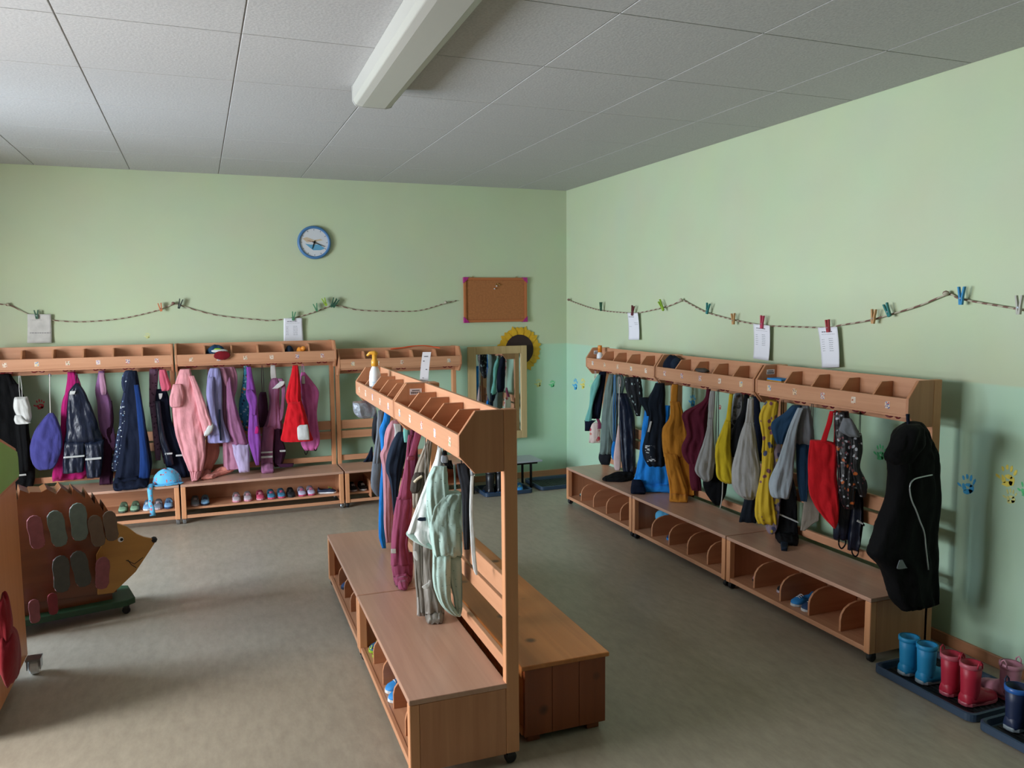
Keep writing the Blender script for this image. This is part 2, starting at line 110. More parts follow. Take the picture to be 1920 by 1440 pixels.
["sleeve","cloth_charcoal",[[0.239,0.029,0.052,0],[0.211,0.033,0.057,0],[0.189,0.034,0.049,0]],0.051,0,0]]],
["webbing_belt","long white belt hanging from the near end of the middle rack","belt","clothes on the middle rack",[0.893,2.675,0.648],-0.3223,0.372,[["band","cloth_bright_white",[[0.372,-0.006,0.006,0],[0.312,-0.01,0.003,0],[0.231,-0.013,0.001,0],[0.149,-0.011,0.005,0],[0.066,-0.007,0.009,0],[0.022,-0.002,0.013,0],[0.0,0.006,0.015,0]],0.012,0,0],
["clip","plastic_grey",[[0.385,-0.005,0.006,-0.005],[0.368,-0.006,0.006,-0.005]],0.02,0,0]]],
["rain_jacket","dark navy jacket with turquoise sleeve at the far end of the right wall","jacket","clothes on the right wall racks",[3.0,5.659,0.61],-0.4874,0.481,[["body","cloth_navy",[[0.481,-0.026,0.026,0],[0.393,-0.058,0.016,0],[0.286,-0.09,0.001,0],[0.178,-0.092,-0.013,0],[0.092,-0.098,-0.025,0]],0.0675,4,0.008],
["sleeve","cloth_turquoise",[[0.451,-0.043,-0.022,-0.05],[0.376,-0.089,-0.03,-0.05],[0.313,-0.104,-0.052,-0.05],[0.206,-0.112,-0.083,-0.05],[0.109,-0.14,-0.089,-0.05],[0.066,-0.146,-0.097,-0.05]],0.045,2,0.006],
["cuff","cloth_navy",[[0.086,-0.148,-0.055,-0.055],[0.056,-0.146,-0.089,-0.055],[0.0,-0.146,-0.108,-0.055]],0.0375,0,0]]],
["fabric_bag","cream bag with pink leaf print hanging lowest beside the turquoise sleeve","bag","clothes on the right wall racks",[3.0,5.772,0.487],-0.4794,0.572,[["pouch","cloth_leaf_print",[[0.168,-0.051,0.027,0],[0.113,-0.055,0.031,0],[0.046,-0.06,0.029,0],[0.0,-0.064,0.027,0]],0.0375,2,0.004],
["strap","cloth_maroon",[[0.268,-0.019,-0.004,-0.015],[0.225,-0.014,0.01,-0.015],[0.159,0.011,0.038,-0.015],[0.121,0.005,0.036,-0.015]],0.02,0,0]]],
["rain_jacket","grey green rain jacket, farthest of the two on the right wall","jacket","clothes on the right wall racks",[3.0,5.523,0.352],-0.4976,0.721,[["body","cloth_grey_green",[[0.721,-0.019,0.019,0],[0.621,-0.046,0.016,0],[0.516,-0.063,0.017,0],[0.389,-0.076,0.015,0],[0.262,-0.082,0.016,0],[0.134,-0.088,0.01,0],[0.08,-0.094,0.002,0]],0.075,4,0.01],
["cuff","cloth_charcoal",[[0.096,-0.094,0.002,0],[0.048,-0.099,-0.002,0],[0.0,-0.079,-0.012,0]],0.06,0,0]]],
["rain_jacket","grey green rain jacket with a bent sleeve, nearer of the two on the right wall","jacket","clothes on the right wall racks",[2.97,5.365,0.566],-0.5056,0.53,[["body","cloth_grey_green",[[0.53,-0.03,0.03,0],[0.464,-0.033,0.054,0],[0.392,-0.035,0.044,0],[0.3,-0.055,0.016,0],[0.197,-0.066,0.003,0],[0.093,-0.062,-0.003,0],[0.0,-0.043,-0.013,0]],0.0675,4,0.01]]],
["rain_trousers","navy rain trousers with one end lying on the far right bench","trousers","clothes on the right wall racks",[2.98,5.291,0.309],-0.513,0.768,[["leg","cloth_navy_shiny",[[0.636,-0.054,0.021,0],[0.545,-0.049,0.066,0],[0.402,-0.036,0.088,0],[0.249,-0.027,0.095,0],[0.095,-0.014,0.098,0],[0.007,0.004,0.085,0]],0.075,4,0.01],
["leg","cloth_black",[[0.045,-0.046,0.069,-0.06],[0.013,-0.126,0.08,-0.06],[0.0,-0.158,0.064,-0.119],[0.0,-0.133,-0.006,-0.19]],0.0375,2,0.006]]],
["print_jacket","black jacket with a white scribble print under the right wall rack","jacket","clothes on the right wall racks",[2.95,5.108,0.797],-0.5238,0.316,[["body","cloth_black_print",[[0.316,-0.052,0.052,0],[0.236,-0.058,0.064,0],[0.158,-0.039,0.074,0],[0.079,-0.004,0.065,0],[0.0,0.025,0.056,0]],0.075,4,0.01]]],
["shoulder_bag","pale pink pouch hanging on a long cord in front of the grey green jacket","bag","clothes on the right wall racks",[2.88,5.192,0.378],-0.5064,0.671,[["pouch","cloth_pale_pink",[[0.342,-0.004,0.007,0],[0.262,-0.014,0.012,0],[0.172,-0.027,0.016,0],[0.091,-0.035,0.019,0],[0.025,-0.031,0.019,0],[0.0,-0.017,0.007,0]],0.0375,0,0],
["cord","cord_white",[[0.651,0.007,0.007,0],[0.492,0.003,0.003,0],[0.332,0.002,0.002,0]],0.01,-1,0.0035]]],
["blue_mitten","small bright blue mitten below the grey green jackets","mitten","clothes on the right wall racks",[2.92,5.347,0.433],-0.4999,0.58,[["palm","cloth_blue",[[0.14,-0.0,0.018,0],[0.088,-0.012,0.017,0],[0.036,-0.012,0.012,0],[0.0,-0.002,0.01,0]],0.03,0,0]]],
["softshell_jacket","dark softshell jacket with white block print on its lower back","jacket","clothes on the right wall racks",[2.9,4.653,0.509],-0.5574,0.587,[["body","cloth_charcoal_blue",[[0.587,-0.027,0.027,0],[0.521,-0.053,0.034,0],[0.439,-0.091,0.033,0],[0.348,-0.076,0.038,0],[0.238,-0.09,0.036,0],[0.127,-0.116,0.038,0],[0.053,-0.104,0.041,0],[0.0,-0.07,0.033,0]],0.0825,4,0.01],
["sleeve","cloth_charcoal_blue",[[0.477,-0.143,-0.081,-0.02],[0.441,-0.134,-0.063,-0.02],[0.386,-0.098,-0.053,-0.02],[0.35,-0.088,-0.053,-0.02]],0.0375,2,0.006],
["printed_block","cloth_white_print",[[0.152,-0.097,-0.028,-0.042],[0.097,-0.095,-0.025,-0.042],[0.038,-0.082,-0.023,-0.042]],0.004,0,0],
["printed_stripe","cloth_white",[[0.317,-0.065,-0.052,-0.042],[0.244,-0.082,-0.068,-0.042]],0.004,0,0]]],
["rain_suit","bright blue rain suit bunched on the bench beneath the dark softshell","rain suit","clothes on the right wall racks",[3.0,4.765,0.313],-0.5619,0.768,[["body","cloth_blue",[[0.599,-0.127,0.043,0],[0.467,-0.144,0.04,0],[0.325,-0.157,0.023,0],[0.23,-0.168,0.024,0],[0.145,-0.183,0.052,0],[0.088,-0.195,0.06,0],[0.03,-0.211,0.065,0],[0.0,-0.207,0.065,-0.055]],0.06,5,0.014],
["cuff","cloth_navy",[[0.077,-0.213,-0.149,-0.055],[0.02,-0.222,-0.121,-0.055],[0.0,-0.219,-0.119,-0.123]],0.06,0,0]]],
["rain_dungarees","orange rain dungarees folding onto the bench of the right wall","dungarees","clothes on the right wall racks",[2.95,4.546,0.314],-0.5756,0.789,[["strap","cloth_orange",[[0.789,-0.02,0.02,0],[0.716,-0.026,0.017,0],[0.639,-0.031,0.015,0]],0.03,0,0],
["bib","cloth_orange",[[0.653,-0.034,0.032,0],[0.59,-0.032,0.052,0],[0.536,-0.04,0.06,0],[0.464,-0.081,0.076,0],[0.364,-0.082,0.09,0],[0.274,-0.069,0.1,0]],0.075,4,0.01],
["leg","cloth_orange",[[0.304,-0.072,0.019,-0.02],[0.214,-0.057,0.042,-0.02],[0.123,-0.039,0.073,-0.02],[0.051,-0.029,0.092,-0.02],[0.014,-0.031,0.092,-0.02],[0.0,-0.028,0.087,-0.103]],0.0675,3,0.01],
["leg","cloth_orange",[[0.299,0.01,0.1,0.02],[0.208,0.02,0.112,0.02],[0.117,0.03,0.153,0.02],[0.054,0.039,0.191,0.02],[0.009,0.067,0.194,0.02]],0.0675,3,0.01]]],
["rain_jacket","dark maroon rain jacket beside the orange dungarees","jacket","clothes on the right wall racks",[2.97,4.199,0.434],-0.6157,0.665,[["body","cloth_wine",[[0.665,-0.013,0.013,0],[0.595,-0.022,0.012,0],[0.553,-0.06,0.002,0],[0.492,-0.158,-0.001,0],[0.424,-0.149,-0.006,0],[0.356,-0.13,-0.008,0],[0.279,-0.16,-0.024,0],[0.214,-0.151,-0.039,0],[0.159,-0.113,-0.055,0]],0.075,4,0.012],
["sleeve","cloth_wine",[[0.205,-0.114,-0.055,-0.02],[0.12,-0.112,-0.046,-0.02],[0.043,-0.106,-0.035,-0.02],[0.0,-0.093,-0.036,-0.02]],0.045,2,0.006]]],
["drawstring_bag","slim grey drawstring bag, leftmost of the two grey bags on the right wall","bag","clothes on the right wall racks",[2.92,4.084,0.518],-0.6207,0.592,[["pouch","cloth_light_grey",[[0.411,-0.026,0.004,0],[0.328,-0.034,0.007,0],[0.236,-0.057,0.015,0],[0.153,-0.083,0.021,0],[0.068,-0.102,0.013,0],[0.023,-0.066,0.004,0],[0.0,-0.045,-0.019,0]],0.075,4,0.01],
["neck","cloth_light_grey",[[0.594,-0.013,0.014,0],[0.493,-0.025,0.013,0],[0.394,-0.025,0.005,0]],0.03,3,0.005]]],
["gym_bag","black gym bag with a white cord below the yellow bag","bag","clothes on the right wall racks",[3.0,4.113,0.347],-0.6301,0.756,[["pouch","cloth_black",[[0.27,-0.071,0.034,0],[0.193,-0.093,0.043,0],[0.134,-0.098,0.046,0],[0.074,-0.076,0.037,0],[0.019,-0.035,0.01,0],[0.007,-0.022,0.002,0]],0.075,3,0.006],
["cord","cord_white",[[0.171,0.02,0.02,-0.045],[0.095,0.019,0.019,-0.045],[0.027,0.012,0.012,-0.045],[0.0,0.006,0.006,-0.045]],0.01,-1,0.004]]],
["drawstring_bag","mustard yellow shoulder bag between the two grey bags","bag","clothes on the right wall racks",[2.93,3.918,0.54],-0.6421,0.553,[["pouch","cloth_yellow",[[0.393,-0.028,0.001,0],[0.313,-0.056,0.004,0],[0.224,-0.085,0.004,0],[0.118,-0.082,0.012,0],[0.038,-0.073,0.022,0],[0.0,-0.024,0.028,0]],0.0675,3,0.008],
["strap","cloth_yellow",[[0.555,-0.009,0.014,0],[0.474,-0.017,0.006,0],[0.377,-0.029,0.002,0]],0.03,0,0]]],
["print_jacket","grey jacket with a dark blotchy print behind the big grey bag","jacket","clothes on the right wall racks",[3.0,3.937,0.6],-0.6512,0.481,[["body","cloth_camo",[[0.481,-0.023,0.023,0],[0.407,-0.039,0.034,0],[0.31,-0.051,0.009,0],[0.212,-0.055,0.004,0],[0.09,-0.055,-0.002,0],[0.0,-0.048,-0.008,0]],0.0675,4,0.008]]],
["winter_jacket","black jacket between the blotchy print jacket and the big grey bag","jacket","clothes on the right wall racks",[3.0,3.874,0.701],-0.6589,0.383,[["body","cloth_black",[[0.377,-0.009,0.021,0],[0.29,-0.013,0.023,0],[0.217,-0.052,0.024,0],[0.121,-0.073,0.026,0],[0.0,-0.071,0.014,0]],0.0525,3,0.006]]],
["drawstring_bag","large light grey drawstring bag, the fullest bag on the right wall","bag","clothes on the right wall racks",[2.88,3.677,0.502],-0.6645,0.608,[["pouch","cloth_light_grey",[[0.447,-0.027,0.021,0],[0.367,-0.051,0.035,0],[0.277,-0.073,0.05,0],[0.188,-0.091,0.064,0],[0.098,-0.092,0.066,0],[0.049,-0.074,0.057,0],[0.017,-0.039,0.039,0],[0.0,-0.01,0.029,0]],0.1125,6,0.012],
["neck","cloth_light_grey",[[0.617,-0.012,0.018,0],[0.535,-0.017,0.02,0],[0.438,-0.027,0.022,0]],0.0375,3,0.006]]],
["work_trousers","dark slate trousers hanging below the large grey bag","trousers","clothes on the right wall racks",[3.0,3.815,0.321],-0.6664,0.757,[["leg","cloth_slate_dark",[[0.231,-0.03,0.038,0],[0.137,-0.032,0.036,0],[0.062,-0.048,0.037,0],[0.0,-0.059,0.039,0]],0.06,3,0.006]]],
["rain_jacket","navy jacket in the shade right of the large grey bag","jacket","clothes on the right wall racks",[3.0,3.775,0.7],-0.6714,0.378,[["body","cloth_navy",[[0.378,-0.016,0.016,0],[0.292,-0.016,0.025,0],[0.201,-0.009,0.044,0],[0.11,-0.0,0.053,0],[0.0,0.011,0.054,0]],0.06,3,0.006]]],
["rain_dungarees","yellow rain dungarees with a dark flower print on the right wall","dungarees","clothes on the right wall racks",[2.93,3.531,0.331],-0.6927,0.788,[["bib","cloth_yellow_floral",[[0.788,-0.015,0.015,0],[0.738,-0.052,0.02,0],[0.668,-0.08,0.016,0],[0.608,-0.073,0.013,0],[0.539,-0.06,0.002,0],[0.46,-0.064,0.002,0]],0.0675,4,0.01],
["leg","cloth_yellow_floral",[[0.478,-0.062,0.001,0],[0.382,-0.062,0.002,0],[0.285,-0.075,-0.002,0],[0.196,-0.09,0.008,0],[0.108,-0.093,0.023,0],[0.058,-0.075,0.027,0]],0.06,4,0.01],
["leg","cloth_grey_floral",[[0.556,-0.017,0.032,0.01],[0.417,-0.014,0.044,0.01],[0.286,-0.011,0.043,0.01],[0.154,-0.008,0.042,0.01],[0.073,-0.031,0.035,0.01],[0.029,-0.03,0.028,0.01],[0.0,-0.013,0.009,0.01]],0.0375,3,0.006]]],
["hooded_jacket","two tone jacket, pale grey sleeve and navy hood, left of the red bag","jacket","clothes on the right wall racks",[2.92,3.332,0.575],-0.7196,0.529,[["hood","cloth_navy_blue",[[0.531,-0.017,0.017,-0.02],[0.469,-0.068,0.011,-0.02],[0.426,-0.121,-0.005,-0.02],[0.392,-0.136,-0.027,-0.02],[0.342,-0.123,-0.057,-0.02],[0.299,-0.104,-0.07,-0.02]],0.06,3,0.008],
["sleeve","cloth_pale_grey",[[0.5,-0.005,0.024,-0.06],[0.401,-0.044,0.0,-0.06],[0.301,-0.072,-0.009,-0.06],[0.202,-0.101,-0.016,-0.06],[0.101,-0.137,-0.023,-0.06],[0.038,-0.131,-0.032,-0.06],[0.017,-0.114,-0.037,-0.06]],0.06,3,0.01],
["torso","cloth_mid_grey",[[0.524,0.015,0.047,-0.02],[0.447,0.004,0.068,-0.02],[0.365,-0.006,0.079,-0.02],[0.299,-0.009,0.084,-0.02]],0.0675,3,0.008],
["torso","cloth_navy_blue",[[0.307,-0.011,0.074,-0.02],[0.265,-0.007,0.068,-0.02],[0.199,-0.005,0.062,-0.02],[0.091,0.005,0.059,-0.02],[0.0,0.023,0.054,-0.02]],0.0675,3,0.008],
["hanging_loop","cloth_blue",[[0.544,0.013,0.034,-0.022],[0.508,0.013,0.033,-0.022]],0.015,0,0]]],
["rain_trousers","dark rain trousers with one reflective stripe below the two tone jacket","trousers","clothes on the right wall racks",[3.015,3.537,0.307],-0.7059,0.781,[["leg","cloth_black",[[0.379,-0.074,0.033,0],[0.258,-0.051,0.073,0],[0.17,-0.038,0.085,0],[0.081,-0.046,0.088,0],[0.008,-0.042,0.085,-0.027],[0.008,-0.014,0.074,-0.147]],0.075,4,0.008],
["reflective_strip","reflective",[[0.141,-0.027,-0.027,-0.042],[0.128,0.006,0.006,-0.042],[0.116,0.039,0.039,-0.042],[0.099,0.082,0.082,-0.042]],0.01,-1,0.005],
["ankle_strap","cloth_slate",[[0.0,-0.015,0.03,-0.096],[0.0,-0.007,0.022,-0.26]],0.03,0,0]]],
["cloth_bag","flat taupe cloth bag, one corner showing left of the red bag","bag","clothes on the right wall racks",[3.0,3.361,0.394],-0.7287,0.694,[["pouch","cloth_taupe",[[0.212,-0.005,0.058,0],[0.144,-0.003,0.071,0],[0.077,-0.009,0.087,0],[0.04,-0.012,0.047,0],[0.0,-0.015,0.009,0]],0.03,2,0.004]]],
["tote_bag","red tote bag hanging by its handles under the right wall rack","bag","clothes on the right wall racks",[2.92,3.085,0.486],-0.7579,0.632,[["pouch","cloth_bright_red",[[0.445,-0.103,-0.055,0],[0.427,-0.105,0.019,0],[0.341,-0.112,0.025,0],[0.262,-0.111,0.028,0],[0.183,-0.103,0.033,0],[0.136,-0.087,0.038,0],[0.097,-0.064,0.04,0],[0.059,-0.035,0.04,0],[0.024,-0.002,0.035,0],[0.0,0.019,0.027,0]],0.0525,3,0.01],
["handle","cloth_bright_red",[[0.635,-0.011,0.006,-0.015],[0.542,-0.028,-0.004,-0.015],[0.486,-0.043,-0.018,-0.015],[0.423,-0.06,-0.031,-0.015]],0.012,0,0],
["handle","cloth_bright_red",[[0.63,0.003,0.016,0.02],[0.538,0.004,0.023,0.02],[0.483,0.006,0.026,0.02],[0.42,0.004,0.027,0.02]],0.012,0,0]]],
["print_jacket","black jacket with orange and white dashes and a grey hood","jacket","clothes on the right wall racks",[2.95,3.052,0.591],-0.7684,0.526,[["body","cloth_black_orange",[[0.526,-0.024,0.024,0],[0.46,-0.041,0.032,0],[0.399,-0.035,0.067,0],[0.338,-0.033,0.086,0],[0.26,-0.025,0.082,0],[0.182,-0.017,0.073,0],[0.103,-0.012,0.069,0],[0.041,0.003,0.066,0],[0.0,0.02,0.061,0]],0.0825,5,0.012],
["sleeve","cloth_black_orange",[[0.389,0.035,0.086,-0.02],[0.312,0.038,0.095,-0.02],[0.219,0.041,0.086,-0.02],[0.151,0.058,0.118,-0.02],[0.105,0.076,0.121,-0.02],[0.071,0.091,0.115,-0.02]],0.0525,3,0.008],
["hood","cloth_mid_grey",[[0.464,0.001,0.036,-0.05],[0.43,-0.01,0.058,-0.05],[0.4,-0.013,0.073,-0.05],[0.374,0.029,0.081,-0.05]],0.045,3,0.006]]],
["rain_trousers","navy rain trousers with black foot loops, behind the red bag","trousers","clothes on the right wall racks",[3.0,3.108,0.342],-0.7677,0.76,[["leg","cloth_navy_shiny",[[0.335,-0.018,0.062,0],[0.238,-0.016,0.062,0],[0.157,-0.026,0.057,0],[0.071,-0.023,0.045,0]],0.06,3,0.008],
["leg","cloth_navy_shiny",[[0.343,0.051,0.132,-0.01],[0.247,0.054,0.135,-0.01],[0.167,0.046,0.14,-0.01],[0.086,0.045,0.127,-0.01],[0.025,0.044,0.109,-0.01]],0.06,3,0.008],
["reflective_strip","reflective",[[0.188,0.084,0.084,-0.042],[0.177,0.108,0.108,-0.042],[0.17,0.131,0.131,-0.042]],0.01,-1,0.006],
["foot_loop","cloth_black",[[0.083,0.003,0.003,-0.03],[0.051,0.004,0.004,-0.03],[0.033,0.017,0.017,-0.03],[0.054,0.033,0.033,-0.03],[0.077,0.035,0.035,-0.03]],0.01,-1,0.004],
["foot_loop","cloth_black",[[0.039,0.063,0.063,-0.03],[0.011,0.069,0.069,-0.03],[0.0,0.084,0.084,-0.03],[0.021,0.098,0.098,-0.03],[0.043,0.098,0.098,-0.03]],0.01,-1,0.004]]],
["fleece_jacket","long black fleece jacket with a silver zip at the near end of the right wall","jacket","clothes on the right wall racks",[2.837,2.545,0.269],-0.0,0.825,[["body","cloth_black_fleece",[[0.836,0.003,0.031,0],[0.828,-0.015,0.048,0],[0.787,-0.064,0.066,0],[0.732,-0.088,0.104,0],[0.677,-0.099,0.135,0],[0.608,-0.092,0.148,0],[0.525,-0.101,0.153,0],[0.457,-0.122,0.157,0],[0.39,-0.154,0.16,0],[0.322,-0.185,0.164,0],[0.274,-0.199,0.165,0],[0.214,-0.138,0.167,0],[0.141,-0.099,0.171,0],[0.068,-0.072,0.175,0],[0.0,-0.011,0.175,0]],0.13,5,0.014],
["hood","cloth_black_fleece",[[0.836,-0.094,-0.022,-0.06],[0.794,-0.139,-0.012,-0.06],[0.749,-0.162,-0.01,-0.06],[0.711,-0.185,-0.052,-0.06],[0.673,-0.161,-0.102,-0.06]],0.09,3,0.01],
["zip","metal_zip",[[0.615,0.046,0.046,-0.078],[0.611,-0.014,-0.014,-0.078],[0.604,-0.057,-0.057,-0.078],[0.585,-0.077,-0.077,-0.078],[0.552,-0.077,-0.077,-0.078],[0.511,-0.063,-0.063,-0.078],[0.468,-0.037,-0.037,-0.078],[0.418,-0.012,-0.012,-0.078],[0.368,0.014,0.014,-0.078],[0.298,0.028,0.028,-0.078],[0.199,0.048,0.048,-0.078]],0.01,-1,0.0032],
["printed_mark","cloth_mid_grey",[[0.259,-0.112,-0.095,-0.07],[0.226,-0.124,-0.072,-0.07],[0.22,-0.105,-0.064,-0.07]],0.004,0,0],
["hanging_loop","cloth_navy",[[0.87,-0.027,-0.014,0],[0.842,-0.024,-0.012,0],[0.821,-0.018,-0.004,0]],0.012,0,0]]]]
PTS = {"rope_back":[[-1.467,6.838,1.672],[-1.327,6.838,1.653],[-1.285,6.838,1.647],[-1.244,6.838,1.63],[-1.17,6.838,1.583],[-1.086,6.838,1.55],[-1.0,6.838,1.532],[-0.859,6.838,1.518],[-0.734,6.838,1.52],[-0.587,6.838,1.532],[-0.456,6.838,1.554],[-0.284,6.838,1.598],[-0.167,6.838,1.644],[-0.129,6.838,1.638],[-0.072,6.838,1.62],[0.025,6.838,1.587],[0.173,6.838,1.55],[0.426,6.838,1.517],[0.45,6.838,1.517],[0.537,6.838,1.506],[0.66,6.838,1.514],[0.74,6.838,1.526],[0.821,6.838,1.543],[0.931,6.838,1.577],[1.005,6.838,1.606],[1.07,6.838,1.624],[1.125,6.838,1.62],[1.227,6.838,1.593],[1.359,6.838,1.578],[1.649,6.838,1.569],[1.828,6.838,1.577],[2.031,6.838,1.631],[2.154,6.838,1.659]],"rope_right":[[3.226,6.759,1.658],[3.226,6.656,1.635],[3.226,6.197,1.569],[3.226,5.708,1.546],[3.226,5.514,1.547],[3.226,5.297,1.569],[3.226,5.076,1.599],[3.226,4.894,1.636],[3.226,4.809,1.616],[3.226,4.604,1.557],[3.226,4.321,1.512],[3.226,4.111,1.488],[3.226,3.928,1.477],[3.226,3.93,1.478],[3.226,3.659,1.478],[3.226,3.472,1.479],[3.226,3.373,1.495],[3.226,3.187,1.522],[3.226,3.053,1.553],[3.226,2.876,1.598],[3.226,2.722,1.649],[3.226,2.666,1.632],[3.226,2.574,1.614],[3.226,2.39,1.585],[3.226,2.257,1.561]],"nails":[[-1.284,6.835,1.647],[-0.167,6.835,1.648],[1.069,6.835,1.629],[2.05,6.835,1.64],[3.222,6.738,1.657],[3.222,4.888,1.638],[3.222,2.717,1.651]],"pins":[[[-1.101,6.81,1.543],[-1.104,6.81,1.609],"dark_green","dark green clothespin holding the crumpled note on the back wall rope","b",1],[[-0.255,6.81,1.59],[-0.266,6.81,1.655],"orange","orange clothespin opened sideways on the back wall rope","b",0],[[-0.13,6.81,1.61],[-0.107,6.81,1.685],"black","black clothespin beside the rope nail above the coat racks","b",0],[[0.735,6.81,1.504],[0.746,6.81,1.577],"green","green clothespin holding the typed sheet on the back wall","b",1],[[0.932,6.81,1.577],[0.916,6.81,1.642],"green","plain green clothespin on the rope left of the lime one","b",0],[[1.01,6.81,1.623],[0.985,6.81,1.687],"lime","lime green clothespin tilted next to the dark green pair","b",0],[[1.047,6.81,1.61],[1.086,6.81,1.684],"dark_green","dark green clothespin at the peak of the back wall rope","b",0],[[1.067,6.81,1.607],[1.106,6.81,1.679],"dark_green","dark green clothespin leaning right at the peak of the back wall rope","b",0],[[3.2,6.084,1.559],[3.2,6.085,1.634],"dark_green","dark green clothespin nearest the room corner on the right wall rope","r",0],[[3.2,5.56,1.526],[3.2,5.542,1.603],"maroon","dark maroon clothespin holding the narrow sheet by the corner","r",1],[[3.2,5.1,1.568],[3.2,5.161,1.64],"lime","lime green clothespin tilted on the right wall rope","r",0],[[3.2,4.559,1.546],[3.2,4.543,1.618],"teal","teal clothespin left of a plain wooden one on the right wall rope","r",0],[[3.2,4.27,1.481],[3.2,4.275,1.552],"wood","bare wooden clothespin left of the pink one","r",0],[[3.2,3.993,1.462],[3.2,3.987,1.541],"pink","pink clothespin holding the middle sheet on the right wall","r",1],[[3.2,3.437,1.455],[3.2,3.446,1.524],"red","red clothespin holding the sheet nearest the camera","r",1],[[3.2,3.129,1.508],[3.2,3.125,1.581],"wood","bare wooden clothespin left of a teal one, near the camera","r",0],[[3.2,3.024,1.545],[3.2,3.055,1.609],"teal","teal clothespin opened wide on the rising rope","r",0],[[3.2,2.628,1.602],[3.2,2.628,1.683],"blue","large blue clothespin just right of the rope nail","r",0],[[3.2,2.353,1.561],[3.2,2.354,1.641],"grey","pale grey clothespin at the right edge of the view","r",0]],"papers":[["b",[[-1.162,6.818,1.58],[-1.01,6.818,1.576],[-1.175,6.818,1.367],[-1.017,6.818,1.364]]],["b",[[0.663,6.818,1.523],[0.811,6.818,1.524],[0.654,6.818,1.291],[0.818,6.818,1.286]]],["r",[[3.208,5.646,1.547],[3.208,5.484,1.546],[3.208,5.624,1.331],[3.208,5.462,1.337]]],["r",[[3.208,4.082,1.489],[3.208,3.928,1.481],[3.208,4.081,1.273],[3.208,3.926,1.269]]],["r",[[3.208,3.526,1.478],[3.208,3.381,1.486],[3.208,3.491,1.255],[3.208,3.35,1.271]]]],"hands":[["r",[3.222,2.58,0.765],"blue",0.085],["r",[3.222,2.39,0.841],"yellow",0.09],["r",[3.222,2.372,0.762],"yellow_faint",0.06],["r",[3.222,2.307,0.807],"green",0.06],["r",[3.222,3.085,0.829],"green",0.075],["b",[2.95,6.835,0.869],"yellow_faint",0.07],["b",[3.092,6.835,0.858],"green",0.06],["r",[3.222,6.656,0.853],"blue",0.1],["r",[3.222,6.501,0.877],"yellow",0.09],["r",[3.222,6.331,0.884],"green_faint",0.08],["r",[3.222,4.767,0.912],"blue",0.08],["r",[3.222,4.449,0.915],"red",0.03],["b",[-0.363,6.835,1.392],"yellow_faint",0.04],["b",[-1.124,6.835,0.886],"red",0.07]],"bottle":0,"hh_body":[[-0.699,0.533],[-0.68,0.602],[-0.638,0.577],[-0.619,0.646],[-0.577,0.615],[-0.557,0.685],[-0.514,0.654],[-0.495,0.718],[-0.451,0.681],[-0.443,0.729],[-0.403,0.705],[-0.4,0.711],[-0.351,0.704],[-0.326,0.716],[-0.288,0.685],[-0.264,0.717],[-0.218,0.669],[-0.211,0.703],[-0.158,0.644],[-0.151,0.679],[-0.115,0.606],[-0.111,0.643],[-0.078,0.561],[-0.073,0.6],[-0.05,0.55],[-0.026,0.494],[-0.037,0.119],[-0.529,0.15],[-0.681,0.203]],"hh_face":[[-0.021,0.493],[0.028,0.466],[0.073,0.418],[0.108,0.395],[0.147,0.38],[0.167,0.364],[0.148,0.338],[0.109,0.284],[0.057,0.213],[-0.005,0.162],[-0.055,0.121],[-0.13,0.126],[-0.124,0.341],[-0.054,0.46]],"hh_eye":[-0.006,0.402],"hh_nose":[0.157,0.37],"hh_mouth":[[0.013,0.286],[0.03,0.276],[0.053,0.258],[0.097,0.286]],"hh_mouth2":[[0.022,0.287],[0.038,0.257],[0.061,0.236]],"hh_shoes":[[[-0.312,0.638],[-0.285,0.418],"sole_green","slipper with grey green sole, upper row of the hedgehog rack, second from the cabinet"],[[-0.206,0.662],[-0.2,0.431],"sole_green","slipper with grey green sole and pink rim, topmost on the hedgehog rack"],[[-0.139,0.586],[-0.113,0.389],"sole_brown","slipper with brown sole, next to the topmost one on the hedgehog rack"],[[-0.068,0.597],[-0.052,0.408],"sole_brown","slipper with brown sole nearest the hedgehog eye"],[[-0.293,0.407],[-0.295,0.183],"sole_dark","slipper with dark grey sole, lower row of the hedgehog rack, left of two"],[[-0.223,0.416],[-0.191,0.192],"sole_dark","slipper with dark grey sole, lower row of the hedgehog rack, right of two"],[[-0.399,0.626],[-0.382,0.426],"sole_pink","pink slipper at the back of the hedgehog rack, beside the orange cabinet"],[[-0.341,0.218],[-0.338,0.085],"sole_red","dusky red slipper hanging lowest on the hedgehog rack"],[[-0.421,0.204],[-0.419,0.06],"sole_pink","dusky pink slipper at the low back end of the hedgehog rack"],[[-0.103,0.362],[-0.119,0.164],"sole_pink","pink slipper nearest the hedgehog mouth"]]}
CAM = dict(f=1500.399, yaw=0.373283, pitch=0.098974, roll=-0.008402)

# ------------------------------------------------------------------ materials
MATS = {}
def srgb(h):
    h = h.lstrip('#'); v = [int(h[i:i+2], 16) / 255 for i in (0, 2, 4)]
    return tuple(c / 12.92 if c <= .04045 else ((c + .055) / 1.055) ** 2.4 for c in v) + (1,)
def new_mat(name):
    m = bpy.data.materials.new(name); m.use_nodes = True; MATS[name] = m
    nt = m.node_tree; return m, nt, nt.nodes['Principled BSDF']
def N(nt, t, **kw):
    n = nt.nodes.new(t)
    for k, v in kw.items():
        if k in n.inputs: n.inputs[k].default_value = v
        else: setattr(n, k, v)
    return n
def ramp(nt, src, stops, interp='LINEAR'):
    r = nt.nodes.new('ShaderNodeValToRGB'); r.color_ramp.interpolation = interp
    els = r.color_ramp.elements
    while len(els) < len(stops): els.new(.5)
    for e, (p, c) in zip(els, stops): e.position = p; e.color = c
    nt.links.new(src, r.inputs[0]); return r
